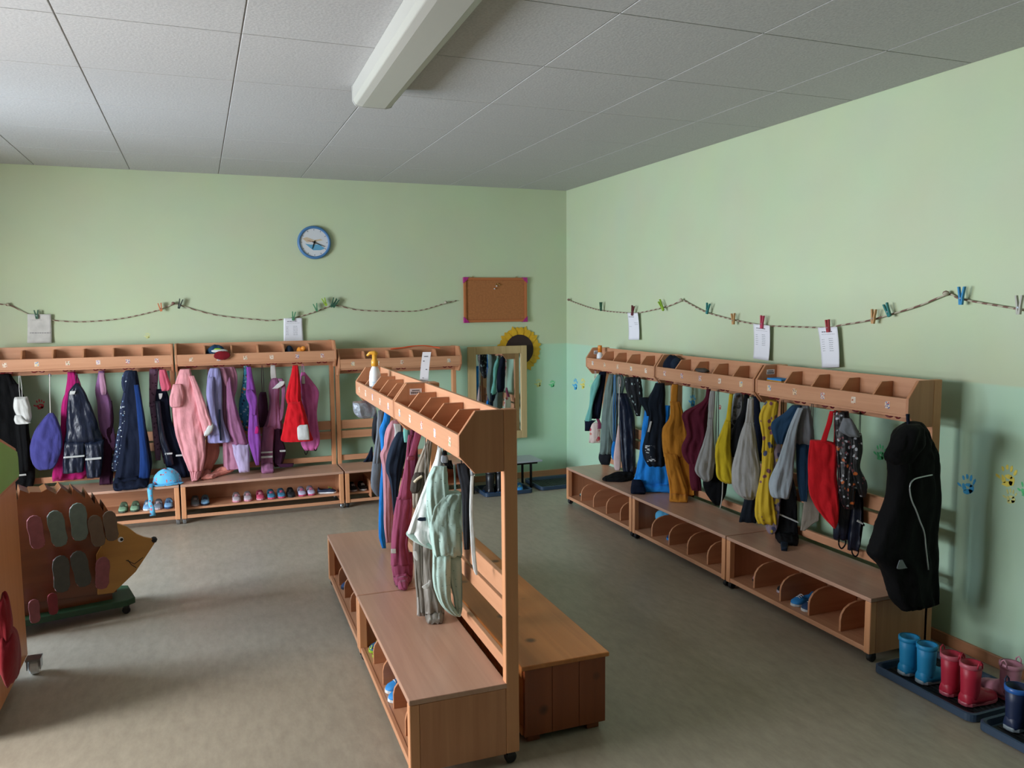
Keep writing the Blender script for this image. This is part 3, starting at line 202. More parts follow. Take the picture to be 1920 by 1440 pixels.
def bump(nt, b, src, s, d=.01):
    n = N(nt, 'ShaderNodeBump', Strength=s, Distance=d); nt.links.new(src, n.inputs['Height']); nt.links.new(n.outputs[0], b.inputs['Normal'])
def plain(name, hexc, rough=.5, metal=0, noise=0, spec=.5):
    m, nt, b = new_mat(name); c = srgb(hexc)
    b.inputs['Base Color'].default_value = c; b.inputs['Roughness'].default_value = rough; b.inputs['Metallic'].default_value = metal
    b.inputs['Specular IOR Level'].default_value = spec
    if noise:
        tc = N(nt, 'ShaderNodeTexCoord'); no = N(nt, 'ShaderNodeTexNoise', Scale=noise, Detail=4.0); nt.links.new(tc.outputs['Object'], no.inputs['Vector'])
        r = ramp(nt, no.outputs[0], [(.3, tuple(x * .86 for x in c[:3]) + (1,)), (.7, tuple(min(1, x * 1.1) for x in c[:3]) + (1,))])
        nt.links.new(r.outputs[0], b.inputs['Base Color'])
    return m
def cloth_mat(name, hexc, rough=.85, sheen=.2, bumps=.25):
    m, nt, b = new_mat('cloth_' + name if not name.startswith('cloth') else name); c = srgb(hexc)
    tc = N(nt, 'ShaderNodeTexCoord')
    no = N(nt, 'ShaderNodeTexNoise', Scale=14.0, Detail=5.0, Roughness=.6); nt.links.new(tc.outputs['Object'], no.inputs['Vector'])
    r = ramp(nt, no.outputs[0], [(.3, tuple(x * .88 for x in c[:3]) + (1,)), (.7, tuple(min(1, x * 1.08) for x in c[:3]) + (1,))])
    nt.links.new(r.outputs[0], b.inputs['Base Color'])
    b.inputs['Roughness'].default_value = rough; b.inputs['Sheen Weight'].default_value = 0 if max(c[:3]) < .12 else .08; b.inputs['Specular IOR Level'].default_value = .2 if rough > .6 else .5
    mp = N(nt, 'ShaderNodeMapping'); mp.inputs['Scale'].default_value = (26, 26, 9); nt.links.new(tc.outputs['Object'], mp.inputs[0])
    n2 = N(nt, 'ShaderNodeTexNoise', Scale=1.0, Detail=3.0); nt.links.new(mp.outputs[0], n2.inputs['Vector'])
    bump(nt, b, n2.outputs[0], bumps, .03)
    return m
def print_mat(name, base, spots, scale=26, thresh=.28, rough=.8, stretch=(1, 1, 1)):
    """cloth with scattered printed spots in one or two colours"""
    m, nt, b = new_mat(name); tc = N(nt, 'ShaderNodeTexCoord'); mp = N(nt, 'ShaderNodeMapping'); mp.inputs['Scale'].default_value = stretch
    nt.links.new(tc.outputs['Object'], mp.inputs[0])
    dn = N(nt, 'ShaderNodeTexNoise', Scale=9.0); nt.links.new(mp.outputs[0], dn.inputs['Vector'])
    ad = N(nt, 'ShaderNodeVectorMath', operation='MULTIPLY_ADD'); nt.links.new(dn.outputs['Color'], ad.inputs[0]); ad.inputs[1].default_value = (.05, .05, .05); nt.links.new(mp.outputs[0], ad.inputs[2])
    cur = None
    for k, s in enumerate(spots):
        v = N(nt, 'ShaderNodeTexVoronoi', Scale=float(scale) * (1 + .37 * k)); nt.links.new(ad.outputs[0], v.inputs['Vector'])
        r = ramp(nt, v.outputs['Distance'], [(0, (1, 1, 1, 1)), (thresh, (1, 1, 1, 1)), (thresh + .05, (0, 0, 0, 1))])
        mx = N(nt, 'ShaderNodeMix', data_type='RGBA'); nt.links.new(r.outputs[0], mx.inputs[0]); mx.inputs[7].default_value = srgb(s)
        if cur is None: mx.inputs[6].default_value = srgb(base)
        else: nt.links.new(cur, mx.inputs[6])
        cur = mx.outputs[2]
    nt.links.new(cur, b.inputs['Base Color']); b.inputs['Roughness'].default_value = rough
    n2 = N(nt, 'ShaderNodeTexNoise', Scale=22.0, Detail=3.0); nt.links.new(tc.outputs['Object'], n2.inputs['Vector']); bump(nt, b, n2.outputs[0], .2, .03)
    return m
def wood(name, a, c, axis='X', scale=1.0, rough=.42, spec=.5, knots=None):
    m, nt, b = new_mat(name); tc = N(nt, 'ShaderNodeTexCoord'); mp = N(nt, 'ShaderNodeMapping')
    s = {'X': (1.2, 26, 26), 'Y': (26, 1.2, 26), 'Z': (26, 26, 1.2)}[axis]; mp.inputs['Scale'].default_value = tuple(v * scale for v in s)
    nt.links.new(tc.outputs['Object'], mp.inputs[0])
    no = N(nt, 'ShaderNodeTexNoise', Scale=1.0, Detail=6.0, Roughness=.6, Distortion=.6); nt.links.new(mp.outputs[0], no.inputs['Vector'])
    r = ramp(nt, no.outputs[0], [(.28, srgb(a)), (.72, srgb(c))])
    out = r.outputs[0]
    if knots:
        v = N(nt, 'ShaderNodeTexVoronoi', Scale=7.0, Randomness=1.0); nt.links.new(tc.outputs['Object'], v.inputs['Vector'])
        k = ramp(nt, v.outputs['Distance'], [(0, (1, 1, 1, 1)), (.10, (.85, .85, .85, 1)), (.2, (0, 0, 0, 1))])
        mx = N(nt, 'ShaderNodeMix', data_type='RGBA'); nt.links.new(k.outputs[0], mx.inputs[0]); nt.links.new(out, mx.inputs[6]); mx.inputs[7].default_value = srgb(knots); out = mx.outputs[2]
    nt.links.new(out, b.inputs['Base Color']); b.inputs['Roughness'].default_value = rough; b.inputs['Specular IOR Level'].default_value = spec
    bump(nt, b, no.outputs[0], .05, .01)
    return m
# beech of the racks, in three grain directions
wood('beech_x', '#bd8562', '#cf9975', 'X'); wood('beech_z', '#b57a56', '#c98f69', 'Z'); wood('beech_y', '#b57a56', '#c98f69', 'Y')
wood('beech_edge', '#c98a60', '#d99c70', 'Z'); wood('beech_seat', '#b48b75', '#c69d87', 'X', rough=.3)
wood('pine', '#a8622f', '#c67f45', 'Y', .6, .3, knots='#4a2312'); wood('pine_shaded', '#78391d', '#904a27', 'Z', .6, .35, knots='#3a1a0e')  # same pine twice: lit tone, and tone with shade put into the colour
wood('pale_wood', '#b59a6c', '#c9ae80', 'Z', rough=.5); wood('hedgehog_brown', '#65371c', '#784524', 'X', .5, .32); wood('hedgehog_tan', '#a67738', '#b9883f', 'X', .3)
wood('panel_orange', '#b5703f', '#c58250', 'Z', .5)
wood('unseen_wall_dark', '#5f4632', '#70543d', 'X', .5); plain('green_panel', '#7fae4c', .5, noise=3); plain('green_board', '#1f4228', .55, noise=5)
plain('red_plastic', '#6d1018', .35); plain('black_rubber', '#131315', .55); plain('steel', '#a9adb2', .3, .9); plain('grey_metal', '#3a3b3e', .4, .7); plain('black_metal', '#141416', .4, .5)
plain('plastic_grey', '#8f979f', .4); plain('plastic_maroon', '#7a2f42', .4); plain('metal_zip', '#b9bcc0', .35, .7); plain('reflective', '#cfd3d2', .35, .3)
plain('paper', '#e9e8ee', .7); plain('paper_old', '#cfcdc9', .75, noise=14); plain('ink', '#55565e', .7); plain('white_plastic', '#e4e6e6', .35); plain('yellow_plastic', '#e0a234', .35); plain('orange_plastic', '#df8a30', .35)
plain('grey_laminate', '#a5abb3', .35); plain('tray_blue', '#2f4258', .45); plain('tray_inside', '#15181d', .5); plain('lamp_white', '#b0b0ac', .4); plain('lamp_diffuser', '#b3b2aa', .35)
plain('cork', '#a5683c', .9, noise=60); plain('cork_frame', '#b0673a', .5); plain('magenta_plastic', '#a8227a', .45); plain('brass', '#c9a765', .3, .8)
plain('petal', '#d6a51f', .6, noise=20); plain('seed_brown', '#33201d', .8, noise=40)
plain('clock_blue', '#4a78a8', .4); plain('clock_face', '#cfd2d6', .5); plain('clock_sea', '#5f9fc2', .6); plain('clock_sand', '#c7b49a', .6)
plain('cord_white', '#c9c6bd', .8); plain('cable_orange', '#d9562a', .5)
for n, c in dict(dark_green='#2c5a44', green='#4d8a62', lime='#8fb42c', teal='#237a78', blue='#1b86bd', maroon='#6a2730', pink='#c23a5c', red='#a82a34', wood='#c2925f', grey='#b5b3a8', orange='#d07a4a', black='#26302c').items(): plain('peg_' + n, c, .45)
for n, c in dict(blue='#3fb0ea', yellow='#f0de60', yellow_faint='#dcdc8c', green='#5fd488', green_faint='#9fe0b0', red='#e0505a').items(): plain('paint_' + n, c, .6, noise=40)
for n, c in dict(sole_green='#566258', sole_brown='#5a4938', sole_dark='#42433c', sole_pink='#7d4649', sole_red='#702328').items(): plain(n, c, .8, noise=30)
CL = dict(black='#0b0c0f', black_fleece='#060608', white='#c9c9c6', bright_white='#e2e7e6', violet='#403f80', magenta='#b01f6e', navy='#0d1528', mauve='#8a5f8c', dusty_rose='#a77b92', plum='#38182e', deep_blue='#0f2f66',
  coral='#c0566a', pink='#d99499', salmon='#cf8578', lavender='#8d88b4', rose_pink='#b0788f', mauve_light='#955f82', lilac='#b3a3c6', purple='#7d3f92', red='#c8121e', hot_pink='#c7639e', charcoal='#1f2126', grey='#6c7178', blue='#1f7fd0',
  dusty_pink='#b88088', slate='#1d2838', slate_dark='#171d25', turquoise='#6fb0a6', maroon='#8a3f5a', maroon_dark='#5a2136', taupe='#8d8478', dark_taupe='#4a443f', cream='#d8cbb0', pale_green='#a9c4bb', grey_green='#6c7c76', pale_pink='#d3b8b4',
  charcoal_blue='#141c27', orange='#bd7a26', wine='#5a1a2c', light_grey='#a7a5a2', yellow='#d0b324', navy_blue='#23405c', pale_grey='#a3aeb6', mid_grey='#7f8389', bright_red='#d81e28', teal='#1f6f86', red_dark='#74101a', light_blue='#5fb3dc')
for n, c in CL.items(): cloth_mat(n, c)
for n, c in dict(navy_shiny='#111a2e', taupe_shiny='#7f7a72').items(): cloth_mat(n, c, .38, 0, .35)
print_mat('cloth_blue_print', '#14213f', ['#7fa0c0', '#c5cdd0'], 34, .2); print_mat('cloth_mauve_print', '#8b6a86', ['#5a3d58'], 40, .25)
print_mat('cloth_teal_print', '#2b7a96', ['#d07a3c', '#123a50', '#8fc0cc'], 22, .26); print_mat('cloth_leaf_print', '#d8c4bb', ['#b8384e', '#c77a70'], 16, .24)
print_mat('cloth_black_print', '#15161a', ['#9fb3b0'], 42, .2, stretch=(1, 1, .5)); print_mat('cloth_white_print', '#20262e', ['#d8dde0'], 60, .36, stretch=(.6, 1, 1.4))
print_mat('cloth_camo', '#86888a', ['#3c3f44', '#5c5f63'], 24, .3); print_mat('cloth_yellow_floral', '#d0ad24', ['#3d4466', '#7d4a58'], 15, .24); print_mat('cloth_grey_floral', '#8a7a86', ['#4a4a6a', '#b9a03a'], 18, .24)
print_mat('cloth_black_orange', '#18181d', ['#d06a30', '#b9bcc4', '#7a4048'], 24, .2, rough=.4); print_mat('cloth_pale_green_print', '#a9c6bd', ['#6f8a84'], 36, .1, rough=.6, stretch=(1, 1, 2.2))
print_mat('cloth_cap_print', '#5fb3dc', ['#7a4a5a', '#c06a70'], 26, .2); print_mat('shoe_camo', '#2a5a7a', ['#101a2a', '#b8d040'], 50, .34)
m, nt, b = new_mat('plastic_film'); b.inputs['Base Color'].default_value = srgb('#aeb4c0'); b.inputs['Roughness'].default_value = .18; b.inputs['Transmission Weight'].default_value = .55; b.inputs['Alpha'].default_value = .85
tc = N(nt, 'ShaderNodeTexCoord'); no = N(nt, 'ShaderNodeTexNoise', Scale=16.0, Detail=5.0); nt.links.new(tc.outputs['Object'], no.inputs['Vector']); bump(nt, b, no.outputs[0], .8, .03)
m, nt, b = new_mat('mirror_glass'); b.inputs['Base Color'].default_value = (.82, .84, .84, 1); b.inputs['Metallic'].default_value = 1; b.inputs['Roughness'].default_value = .02
# painted wall: pale above, slightly greener wainscot paint below
def wall_mat(name):
    m, nt, b = new_mat(name); g = N(nt, 'ShaderNodeNewGeometry'); sp = N(nt, 'ShaderNodeSeparateXYZ'); nt.links.new(g.outputs['Position'], sp.inputs[0])
    r = ramp(nt, sp.outputs['Z'], [(0, srgb('#bcdcc0')), (.624, srgb('#bcdcc0')), (.628, srgb('#c6d2b0')), (1, srgb('#c6d2b0'))])
    mr = N(nt, 'ShaderNodeMapRange'); mr.inputs['From Max'].default_value = 2.0; nt.links.new(sp.outputs['Z'], mr.inputs[0]); nt.links.new(mr.outputs[0], r.inputs[0])
    no = N(nt, 'ShaderNodeTexNoise', Scale=3.0, Detail=3.0); nt.links.new(g.outputs['Position'], no.inputs['Vector'])
    mx = N(nt, 'ShaderNodeMix', data_type='RGBA', blend_type='MULTIPLY'); mx.inputs[0].default_value = .12; nt.links.new(r.outputs[0], mx.inputs[6]); nt.links.new(no.outputs['Color'], mx.inputs[7])
    nt.links.new(mx.outputs[2], b.inputs['Base Color']); b.inputs['Roughness'].default_value = .5; b.inputs['Specular IOR Level'].default_value = .3
    n2 = N(nt, 'ShaderNodeTexNoise', Scale=180.0); nt.links.new(g.outputs['Position'], n2.inputs['Vector']); bump(nt, b, n2.outputs[0], .06, .005)
    return m
wall_mat('wall_paint')
m, nt, b = new_mat('lino'); g = N(nt, 'ShaderNodeNewGeometry')
n1 = N(nt, 'ShaderNodeTexNoise', Scale=11.0, Detail=7.0, Roughness=.7); n2 = N(nt, 'ShaderNodeTexNoise', Scale=1.6, Detail=2.0)
mp = N(nt, 'ShaderNodeMapping'); mp.inputs['Scale'].default_value = (2.2, .8, 1); nt.links.new(g.outputs['Position'], mp.inputs[0]); nt.links.new(mp.outputs[0], n1.inputs['Vector']); nt.links.new(g.outputs['Position'], n2.inputs['Vector'])
r1 = ramp(nt, n1.outputs[0], [(.3, srgb('#9b907f')), (.7, srgb('#b0a593'))]); r2 = ramp(nt, n2.outputs[0], [(.3, (.94, .94, .94, 1)), (.7, (1, 1, 1, 1))])
mx = N(nt, 'ShaderNodeMix', data_type='RGBA', blend_type='MULTIPLY'); mx.inputs[0].default_value = 1; nt.links.new(r1.outputs[0], mx.inputs[6]); nt.links.new(r2.outputs[0], mx.inputs[7])
nt.links.new(mx.outputs[2], b.inputs['Base Color']); b.inputs['Roughness'].default_value = .38; b.inputs['Specular IOR Level'].default_value = .45
# mineral fibre ceiling tiles with thin joints
m, nt, b = new_mat('ceiling_tile'); g = N(nt, 'ShaderNodeNewGeometry'); n1 = N(nt, 'ShaderNodeTexNoise', Scale=90.0, Detail=3.0); nt.links.new(g.outputs['Position'], n1.inputs['Vector'])
r1 = ramp(nt, n1.outputs[0], [(.35, srgb('#b3b2b1')), (.6, srgb('#bebdbb'))]); nt.links.new(r1.outputs[0], b.inputs['Base Color']); b.inputs['Roughness'].default_value = .9; b.inputs['Specular IOR Level'].default_value = .15
bump(nt, b, n1.outputs[0], .25, .004)
plain('tile_joint', '#979694', .9)
# two-colour twisted rope
m, nt, b = new_mat('rope'); tc = N(nt, 'ShaderNodeTexCoord'); w = N(nt, 'ShaderNodeTexWave', Scale=11.0, Distortion=0.0); w.bands_direction = 'DIAGONAL'; nt.links.new(tc.outputs['Object'], w.inputs['Vector'])
r1 = ramp(nt, w.outputs[0], [(.42, srgb('#7d5a50')), (.58, srgb('#b9b19c'))]); nt.links.new(r1.outputs[0], b.inputs['Base Color']); b.inputs['Roughness'].default_value = .8
PICT = []
for i, (a, c) in enumerate([('#c94a3a', '#3a5aa0'), ('#4a8ac0', '#d8c060'), ('#b05a30', '#e0d8c8'), ('#5a9a60', '#c94a3a'), ('#d8a860', '#7a4a30'), ('#8a6ab0', '#e0d0d0')]):
    print_mat('pictogram_%s' % 'abcdef'[i], '#dcc6b2', [a, c], 90, .34); PICT.append('pictogram_%s' % 'abcdef'[i])
# ------------------------------------------------------------------ mesh helpers
class MB:
    def __init__(s): s.v = []; s.f = []
    def add(s, v, f):
        b = len(s.v); s.v += [tuple(p) for p in v]; s.f += [tuple(b + i for i in q) for q in f]; return s
    def box(s, x0, x1, y0, y1, z0, z1):
        return s.add([(x, y, z) for x in (x0, x1) for y in (y0, y1) for z in (z0, z1)], [(0, 1, 3, 2), (4, 6, 7, 5), (0, 4, 5, 1), (2, 3, 7, 6), (0, 2, 6, 4), (1, 5, 7, 3)])
    def prism(s, poly, a0, a1, axis='x'):
        """polygon in the other two axes extruded along axis"""
        mk = {'x': lambda a, p: (a, p[0], p[1]), 'y': lambda a, p: (p[0], a, p[1]), 'z': lambda a, p: (p[0], p[1], a)}[axis]; n = len(poly)
        return s.add([mk(a0, p) for p in poly] + [mk(a1, p) for p in poly], [tuple(range(n))[::-1], tuple(range(n, 2 * n))] + [(i, (i + 1) % n, n + (i + 1) % n, n + i) for i in range(n)])
    def rings(s, rings, cap=True, closed=True):
        n = len(rings[0]); b = len(s.v); s.v += [tuple(p) for r in rings for p in r]
        for i in range(len(rings) - 1):
            for j in range(n if closed else n - 1): s.f.append((b + i * n + j, b + i * n + (j + 1) % n, b + (i + 1) * n + (j + 1) % n, b + (i + 1) * n + j))
        if cap: s.f.append(tuple(b + j for j in range(n))[::-1]); s.f.append(tuple(b + (len(rings) - 1) * n + j for j in range(n)))
        return s
    def tube(s, pts, r, n=8):
        pts = [Vector(p) for p in pts]; rs = []; up = Vector((0, 0, 1))
        for i, p in enumerate(pts):
            t = (pts[min(i + 1, len(pts) - 1)] - pts[max(i - 1, 0)]).normalized()
            a = t.cross(up)
            if a.length < .05: a = t.cross(Vector((0, 1, 0)))
            a.normalize(); c = a.cross(t).normalized(); rr = r[i] if isinstance(r, (list, tuple)) else r
            rs.append([p + a * math.cos(k * 2 * PI / n) * rr + c * math.sin(k * 2 * PI / n) * rr for k in range(n)])
        return s.rings(rs)
    def lathe(s, prof, n=24, c=(0, 0, 0), axis='z'):
        rs = []
        for r, h in prof:
            ring = []
            for k in range(n):
                a = k * 2 * PI / n; x, y = r * math.cos(a), r * math.sin(a)
                ring.append({'z': (c[0] + x, c[1] + y, c[2] + h), 'y': (c[0] + x, c[1] + h, c[2] + y), 'x': (c[0] + h, c[1] + x, c[2] + y)}[axis])
            rs.append(ring)
        return s.rings(rs)
    def build(s, name, mat, parent=None, smooth=False, bev=0):
        me = bpy.data.meshes.new(name); me.from_pydata(s.v, [], s.f)
        bm = bmesh.new(); bm.from_mesh(me); bmesh.ops.recalc_face_normals(bm, faces=bm.faces); bm.to_mesh(me); bm.free()
        me.materials.append(MATS[mat]); o = bpy.data.objects.new(name, me); COL.objects.link(o)
        if parent is not None: o.parent = parent
        if smooth:
            for p in me.polygons: p.use_smooth = True
        if bev:
            md = o.modifiers.new('edge', 'BEVEL'); md.width = bev; md.segments = 2; md.limit_method = 'ANGLE'; md.angle_limit = .6
        return o
def tag(o, label, cat, group=None):
    o['label'] = label; o['category'] = cat
    if group: o['group'] = group
    return o
def thing(name, label, cat, loc=(0, 0, 0), rz=0, group=None):
    o = bpy.data.objects.new(name, None); COL.objects.link(o); o.location = loc; o.rotation_euler = (0, 0, rz); o.empty_display_size = .05
    return tag(o, label, cat, group)
def structure(name, mb, mat, **k):
    o = mb.build(name, mat, **k); o['kind'] = 'structure'; return o
def copy_thing(root, label, loc, rz=None):
    r = root.copy(); COL.objects.link(r); r.location = loc; r['label'] = label
    if rz is not None: r.rotation_euler = (0, 0, rz)
    for ch in list(root.children):
        c = ch.copy(); COL.objects.link(c); c.parent = r
        for g in list(ch.children):
            d = g.copy(); COL.objects.link(d); d.parent = c
    return r
def bx(*a): return MB().box(*a)
def catmull(rows, k):
    out = []; n = len(rows)
    for i in range(n - 1):
        p0, p1, p2, p3 = rows[max(i - 1, 0)], rows[i], rows[i + 1], rows[min(i + 2, n - 1)]
        for j in range(k):
            t = j / k
            out.append([.5 * (2 * b + (c - a) * t + (2 * a - 5 * b + 4 * c - d) * t * t + (3 * b - a - 3 * c + d) * t ** 3) for a, b, c, d in zip(p0, p1, p2, p3)])
    out.append(list(rows[-1])); return out
# ------------------------------------------------------------------ setting
WX, WY, H = 3.24, 6.85, 2.665
LX, BY = -2.35, -3.6
structure('floor', bx(LX - .2, WX + .2, BY - .2, WY + .2, -.12, 0), 'lino')
ce = structure('ceiling', bx(LX - .2, WX + .2, BY - .2, WY + .2, H + .006, H + .14), 'ceiling_tile')
xs = [2.74 - .633 * k for k in range(9)]; ys = [6.80 - .69 * k for k in range(16)]
ex = [WX] + [x for x in xs if x > LX] + [LX]; ey = [WY] + [y for y in ys if y > BY] + [BY]
tl = MB(); g = .0025
for i in range(len(ex) - 1):
    for j in range(len(ey) - 1): tl.box(ex[i + 1] + g, ex[i] - g, ey[j + 1] + g, ey[j] - g, H, H + .012)
tl.build('tile_panel', 'ceiling_tile', ce, bev=.002)
jt = bx(LX, WX, BY, WY, H + .004, H + .0055); jt.build('joint_bed', 'tile_joint', ce)
wb = structure('wall_back', bx(LX - .2, WX + .2, WY, WY + .2, 0, H + .1), 'wall_paint')
wr = structure('wall_right', bx(WX, WX + .2, BY - .2, WY, 0, H + .1), 'wall_paint')
structure('wall_front', bx(LX - .2, WX + .2, BY - .2, BY, 0, H + .1), 'unseen_wall_dark')  # unseen wall; its dark finish is made up to bounce less light
WIN = [(2.45, 3.95, .2, 2.1), (4.15, 5.25, .2, 2.1)]
wl = MB(); y = BY
for a, c, z0, z1 in WIN:
    wl.box(LX - .2, LX, y, a, 0, H + .1); wl.box(LX - .2, LX, a, c, 0, z0); wl.box(LX - .2, LX, a, c, z1, H + .1); y = c
wl.box(LX - .2, LX, y, WY, 0, H + .1)
structure('wall_left', wl, 'wall_paint')
for i, (a, c, z0, z1) in enumerate(WIN):
    f = MB(); t = .05; X0, X1 = LX - .14, LX - .08
    f.box(X0, X1, a, c, z0, z0 + t); f.box(X0, X1, a, c, z1 - t, z1); f.box(X0, X1, a, a + t, z0, z1); f.box(X0, X1, c - t, c, z0, z1); m_ = (a + c) / 2; f.box(X0, X1, m_ - .03, m_ + .03, z0, z1)
    structure('window_%d' % (i + 1), f, 'white_plastic', bev=.004)
bb = structure('baseboard_back', bx(LX, WX, WY - .014, WY, 0, .055), 'beech_x', bev=.003)
br = structure('baseboard_right', bx(WX - .014, WX, BY, WY - .014, 0, .055), 'beech_y', bev=.003)
# painted handprints on the walls (part of the paint)
def handprint(wall, kind, c, col, size, seed):
    rnd = random.Random(seed); mb = MB(); s = size / .09
    def blob(u, v, ru, rv, rot):
        n = 14; pts = []
        for k in range(n):
            a = 2 * PI * k / n; q = 1 + rnd.uniform(-.16, .16); x, z = ru * q * math.cos(a), rv * q * math.sin(a)
            pts.append((u + x * math.cos(rot) - z * math.sin(rot), v + x * math.sin(rot) + z * math.cos(rot)))
        if kind == 'b': mb.prism([(c[0] + p[0] * s, c[2] + p[1] * s) for p in pts], WY - .0012, WY + .001, 'y')
        else: mb.prism([(c[1] - p[0] * s, c[2] + p[1] * s) for p in pts], WX - .0012, WX + .001, 'x')
    blob(0, -.012, .026, .012, .3); blob(-.02, .004, .010, .018, .4); blob(.018, .004, .012, .022, -.2); blob(.004, .02, .018, .009, 0)
    for u, v, r in ((-.026, .05, .3), (-.006, .06, .1), (.014, .056, -.1), (.032, .042, -.4)): blob(u, v, .006, .011 + rnd.uniform(0, .006), r)
    blob(-.046, .012, .006, .014, 1.0)
    mb.build('handprint', 'paint_' + col, wall)
for i, (k, c, col, s) in enumerate(PTS['hands']): handprint(wb if k == 'b' else wr, k, c, col, s, i)
# ------------------------------------------------------------------ ceiling lamp
t = thing('ceiling_lamp', 'long white boxed ceiling luminaire mounted under the tiled ceiling', 'ceiling lamp', (.835, 3.94, H), math.radians(-1.5))
prof = [(-.098, 0), (-.098, -.07), (-.085, -.09), (-.055, -.098), (.055, -.098), (.085, -.09), (.098, -.07), (.098, 0)]
MB().prism([(x, z) for x, z in prof], -1.6, -.012, 'y').build('diffuser', 'lamp_diffuser', t, bev=.004)
for a, b_ in ((-.012, 0), (-1.612, -1.6)): MB().prism([(x * 1.02, z * 1.02) for x, z in prof], a, b_, 'y').build('end_cap', 'lamp_white', t, bev=.003)
bx(-.06, .06, -1.55, -.06, -.012, 0).build('mounting_rail', 'lamp_white', t)
# ------------------------------------------------------------------ coat racks with shoe benches
def rack(label, L, n, dz, loc, rz, yf, yb, low_div=True, wheel='black_rubber', raised=False, tagged=(), seed=0):
    t = thing('coat_rack', label, 'coat rack', loc, rz, 'wheeled coat racks with shoe benches'); rnd = random.Random(seed); g = .003
    x0, x1 = g, L - g
    bx(x0, x1, 0, .352, .283, .302).build('seat', 'beech_seat', t, bev=.003)
    for xa, xb in ((x0, x0 + .018), (x1 - .018, x1)):
        bx(xa, xb, .036, .345, .042, .283).build('end_panel', 'beech_z', t, bev=.002)
    for xa, xb in ((x0, x0 + .034), (x1 - .034, x1)):
        bx(xa, xb, 0, .036, .042, .283).build('bench_post', 'beech_edge', t, bev=.004)
        bx(xa, xb, yb, yb + .05, .042, 1.268 + dz).build('upright', 'beech_edge', t, bev=.004)
        for yy in (.03, yb + .02):
            c = bx((xa + xb) / 2 - .014, (xa + xb) / 2 + .014, yy - .012, yy + .014, .028, .042).build('caster', 'grey_metal' if wheel == 'black_rubber' else 'steel', t)
            MB().lathe([(.004, -.013), (.017, -.013), (.0215, -.008), (.0215, .008), (.017, .013), (.004, .013)], 18, ((xa + xb) / 2, yy, .0217), 'x').build('wheel', wheel, c, smooth=False)
    zs = .092 if raised else .05; ys_ = .075 if raised else .012
    bx(x0 + .018, x1 - .018, ys_, .335, zs, zs + .016).build('shoe_shelf', 'beech_x', t, bev=.002)
    bx(x0 + .034, x1 - .034, .004, .02, .044, .068).build('shelf_lip', 'beech_x', t, bev=.002)
    bx(x0 + .018, x1 - .018, .338, .345, .045, .283).build('bench_back', 'beech_x', t)
    if low_div:
        for k in range(1, n):
            xc = x0 + (x1 - x0) * k / n
            pr = [(.03, .066), (.03, .125), (.036, .15), (.055, .175), (.085, .192), (.125, .2), (.332, .2), (.332, .066)]
            MB().prism(pr, xc - .006, xc + .006).build('shoe_divider', 'beech_y', t, bev=.0015)
    for za, zb in ((.593, .666), (.513, .577), (.325, .37)):
        bx(x0 + .034, x1 - .034, yb + .014, yb + .034, za, zb).build('rail', 'beech_x', t, bev=.003)
    # cubby box
    Z = dz
    pr = [(yf, 1.118 + Z), (yf, 1.188 + Z), (yf + .058, 1.268 + Z), (yb, 1.268 + Z), (yb, 1.055 + Z), (yf + .055, 1.055 + Z)]
    sides = []
    for xa, xb in ((x0, x0 + .016), (x1 - .016, x1)):
        sides.append(MB().prism(pr, xa, xb).build('side_panel', 'beech_z', t, bev=.0025))
    fb = bx(x0 + .016, x1 - .016, yf + .002, yf + .016, 1.112 + Z, 1.188 + Z).build('front_board', 'beech_x', t, bev=.002)
    bx(x0 + .016, x1 - .016, yb - .015, yb, 1.1 + Z, 1.267 + Z).build('back_board', 'beech_x', t, bev=.002)
    bx(x0 + .016, x1 - .016, yf + .016, yb - .015, 1.1 + Z, 1.112 + Z).build('cubby_floor', 'beech_x', t)
    for k in range(1, n):
        xc = x0 + .016 + (x1 - x0 - .032) * k / n
        MB().prism([(yf + .017, 1.113 + Z), (yf + .017, 1.186 + Z), (yf + .066, 1.246 + Z), (yb - .016, 1.246 + Z), (yb - .016, 1.113 + Z)], xc - .006, xc + .006).build('cubby_divider', 'beech_y', t, bev=.0015)
    hr = bx(x0 + .016, x1 - .016, yb - .014, yb, 1.06 + Z, 1.098 + Z).build('hook_rail', 'beech_x', t, bev=.002)
    for k in range(n):
        xc = x0 + .016 + (x1 - x0 - .032) * (k + .5) / n
        h = MB()
        for sg in (-1, 1):
            h.tube([(xc + sg * .004, yf + .045, 1.100 + Z), (xc + sg * .010, yf + .045, 1.094 + Z), (xc + sg * .020, yf + .043, 1.0895 + Z), (xc + sg * .032, yf + .04, 1.0905 + Z), (xc + sg * .040, yf + .038, 1.097 + Z)], [.005, .0045, .0045, .0045, .005], 8)
        h.box(xc - .014, xc + .014, yf + .035, yf + .057, 1.096 + Z, 1.101 + Z); h.build('coat_hook', 'red_plastic', t, smooth=True)
        s = MB().box(xc - .014, xc + .014, yf + .0012, yf + .003, 1.134 + Z, 1.166 + Z).build('pictogram_sticker', rnd.choice(PICT), fb)
    for si in tagged:
        sp = sides[si]; xx = (x0 + .016) if si == 0 else (x1 - .016); d = .0008 if si == 0 else -.0008
        bx(min(xx, xx + d), max(xx, xx + d), yb - .085, yb - .03, 1.215 + Z, 1.243 + Z).build('barcode_label', 'paper', sp)
        q = MB()
        for k in range(14): q.box(min(xx, xx + 2 * d), max(xx, xx + 2 * d), yb - .08 + k * .0033, yb - .08 + k * .0033 + (.0009 if k % 3 else .0018), 1.219 + Z, 1.229 + Z)
        q.box(min(xx, xx + 2 * d), max(xx, xx + 2 * d), yb - .075, yb - .04, 1.233 + Z, 1.237 + Z); q.build('barcode_print', 'ink', sp)
    return t
R90 = -PI / 2
